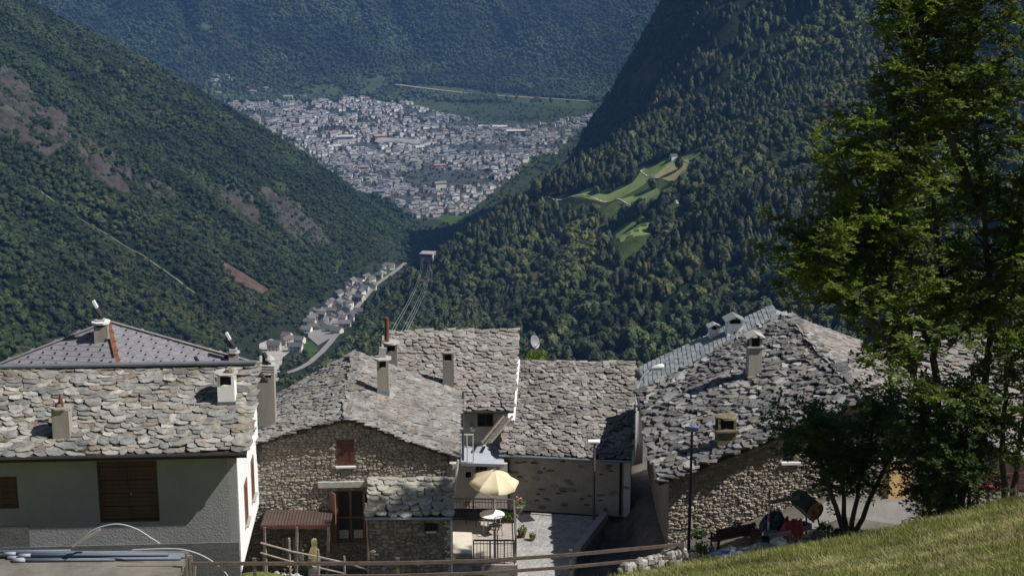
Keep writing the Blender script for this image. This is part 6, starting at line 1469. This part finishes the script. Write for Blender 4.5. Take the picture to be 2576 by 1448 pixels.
for k, (c0, c1) in enumerate(hv):
    c0 += rv.uniform(-5, 5); c1 += rv.uniform(-12, 12)
    z = float(H(np.array([c0]), np.array([c1]))[0]); w_, d_, h_ = rv.uniform(7.5, 13), rv.uniform(7, 9.5), rv.uniform(4.5, 8)
    v, f, r = house_geo(w_, d_, h_, 2.6); m = rotz(R(80) + rv.uniform(-.45, .45) if rv.random() < .6 else R(-10) + rv.uniform(-.3, .3)); t = thing('village_house', 'grey roofed house of the lower village strung along the valley road', 'house', (c0, c1, z), 'houses of the lower village')
    L = [Vector((c0, c1, z)) + m @ Vector(p) for p in v]; MB().add(L, f).build('wall', m_vw, t); MB().add(L, r).build('roof', m_vr, t)
    for q in range(3):
        for row in (1.6, 4.4):
            if row + 1.2 < h_: MB().box(Vector((c0, c1, z)) + m @ Vector(((q-1)*w_*.28, -d_/2 - .02, row + .6)), (1.1, .08, 1.3), m).build('window', m_black, t)
for x, y, lb in ((1357, 516, 'small white house at the edge of the wooded shelf'), (1312, 541, 'small white wall house by the bend of the track'), (1694, 394, 'grey farmhouse above the yellow hay field'), (985, 672, 'white house standing alone by the upper valley road')):
    c = hits([(x, y + 6)])[0]; z = float(H(c[:1], c[1:])[0]); v, f, r = house_geo(7, 5.5, 3.6, 1.8); m = rotz(.4); t = thing('farmhouse', lb, 'house', (c[0], c[1], z)); L = [Vector((c[0], c[1], z)) + m @ Vector(p) for p in v]
    MB().add(L, f).build('wall', m_hallw, t); MB().add(L, r).build('roof', m_vr, t)
# single trees on the meadow shelf
for x, y, s, lb in ((1707, 428, 1.15, 'single round tree standing in the yellow hay field'), (1640, 478, 1.3, 'large round tree at the fork of the meadow track'), (1500, 488, .9, 'round tree beside the lower meadow track')):
    c = hits([(x, y)])[0]; z = float(H(c[:1], c[1:])[0]); o = bpy.data.objects.new('meadow_tree', bro_meshes[int(x) % 5]); col.objects.link(o); o.location = (c[0], c[1], z); o.scale = (s,)*3; tag(o, lb, 'tree')
# cable station on the spur and its ropes
cs_ = STATION; zc_ = max(float(H(cs_[:1], cs_[1:])[0]) - 2, -399.); st_ = thing('cable_station', 'square concrete cable car station on the edge of the wooded spur', 'station', (cs_[0], cs_[1], zc_)); m = rotz(R(-12))
SL = lambda *p: Vector((cs_[0], cs_[1], zc_)) + m @ Vector(p)
m_sta = mat('station_concrete', (.42, .37, .36), .9, .15, .2, 0)
for sx in (-1, 1): MB().box(SL(sx*6.6, 0, 6), (1.4, 14, 14), m).build('side_wall', m_sta, st_)
MB().box(SL(0, 4.5, 5.8), (11.8, 1.2, 13.6), m).build('back_wall', m_sta, st_); MB().box(SL(0, 0, 13.4), (15.4, 16, 1.2), m).build('roof', mat('station_roof', (.30, .26, .25), .9, .15, .2, 0), st_)
MB().box(SL(0, -1.0, 5.5), (11.7, 9, .8), m).build('platform', m_sta, st_); MB().box(SL(0, -5.6, 8.2), (11.7, .5, 4.4), m).build('front_panel', m_sta, st_)
for k, (dx, dy, x1, y1) in enumerate(((-5, 9, 968, 860), (-3.4, 9, 975, 862), (2.5, 6, 992, 866), (4.2, 6, 1000, 868), (5, 3, 1004, 872))):
    p0, p1 = SL(dx, -6, dy), P(x1, y1, 110.); pts = [p0.lerp(p1, q/16) - UP*6*4*(q/16)*(1-q/16) for q in range(17)]
    MB().tube(pts, [.055*(1 - q/16) + .02 for q in range(17)], 5).single('cable', m_steel, 'thin steel rope of the cable car, ' + ('outermost', 'second', 'third', 'fourth', 'innermost')[k] + ' from the left of the station', 'cable', p0, 'ropes of the cable car')
# ---------------------------------------------------------------- the air
zlo, zhi = float(GZ.min()) - 2, max(float(GZ.max()) + 20, 6); xm = float(np.abs(GX).max()) + 15; yhi = float(GY.max()) + 15
hz = MB().box((0, (yhi - 16)/2, (zlo + zhi)/2), (2*xm, yhi + 16, zhi - zlo)); hz_o = hz.build('haze', bpy.data.materials.new('air'))
hz_o['kind'] = 'stuff'; hz_o['label'] = 'thin blue summer haze filling the valley'; hz_o['category'] = 'haze'
hm = bpy.data.materials['air']; hm.use_nodes = True; hn = hm.node_tree
hn.nodes.remove(hn.nodes['Principled BSDF']); pv_ = hn.nodes.new('ShaderNodeVolumePrincipled')
pv_.inputs['Density'].default_value = HAZE; pv_.inputs['Color'].default_value = (.24, .50, 1.0, 1); pv_.inputs['Anisotropy'].default_value = 0.0
hn.links.new(pv_.outputs[0], hn.nodes['Material Output'].inputs['Volume'])
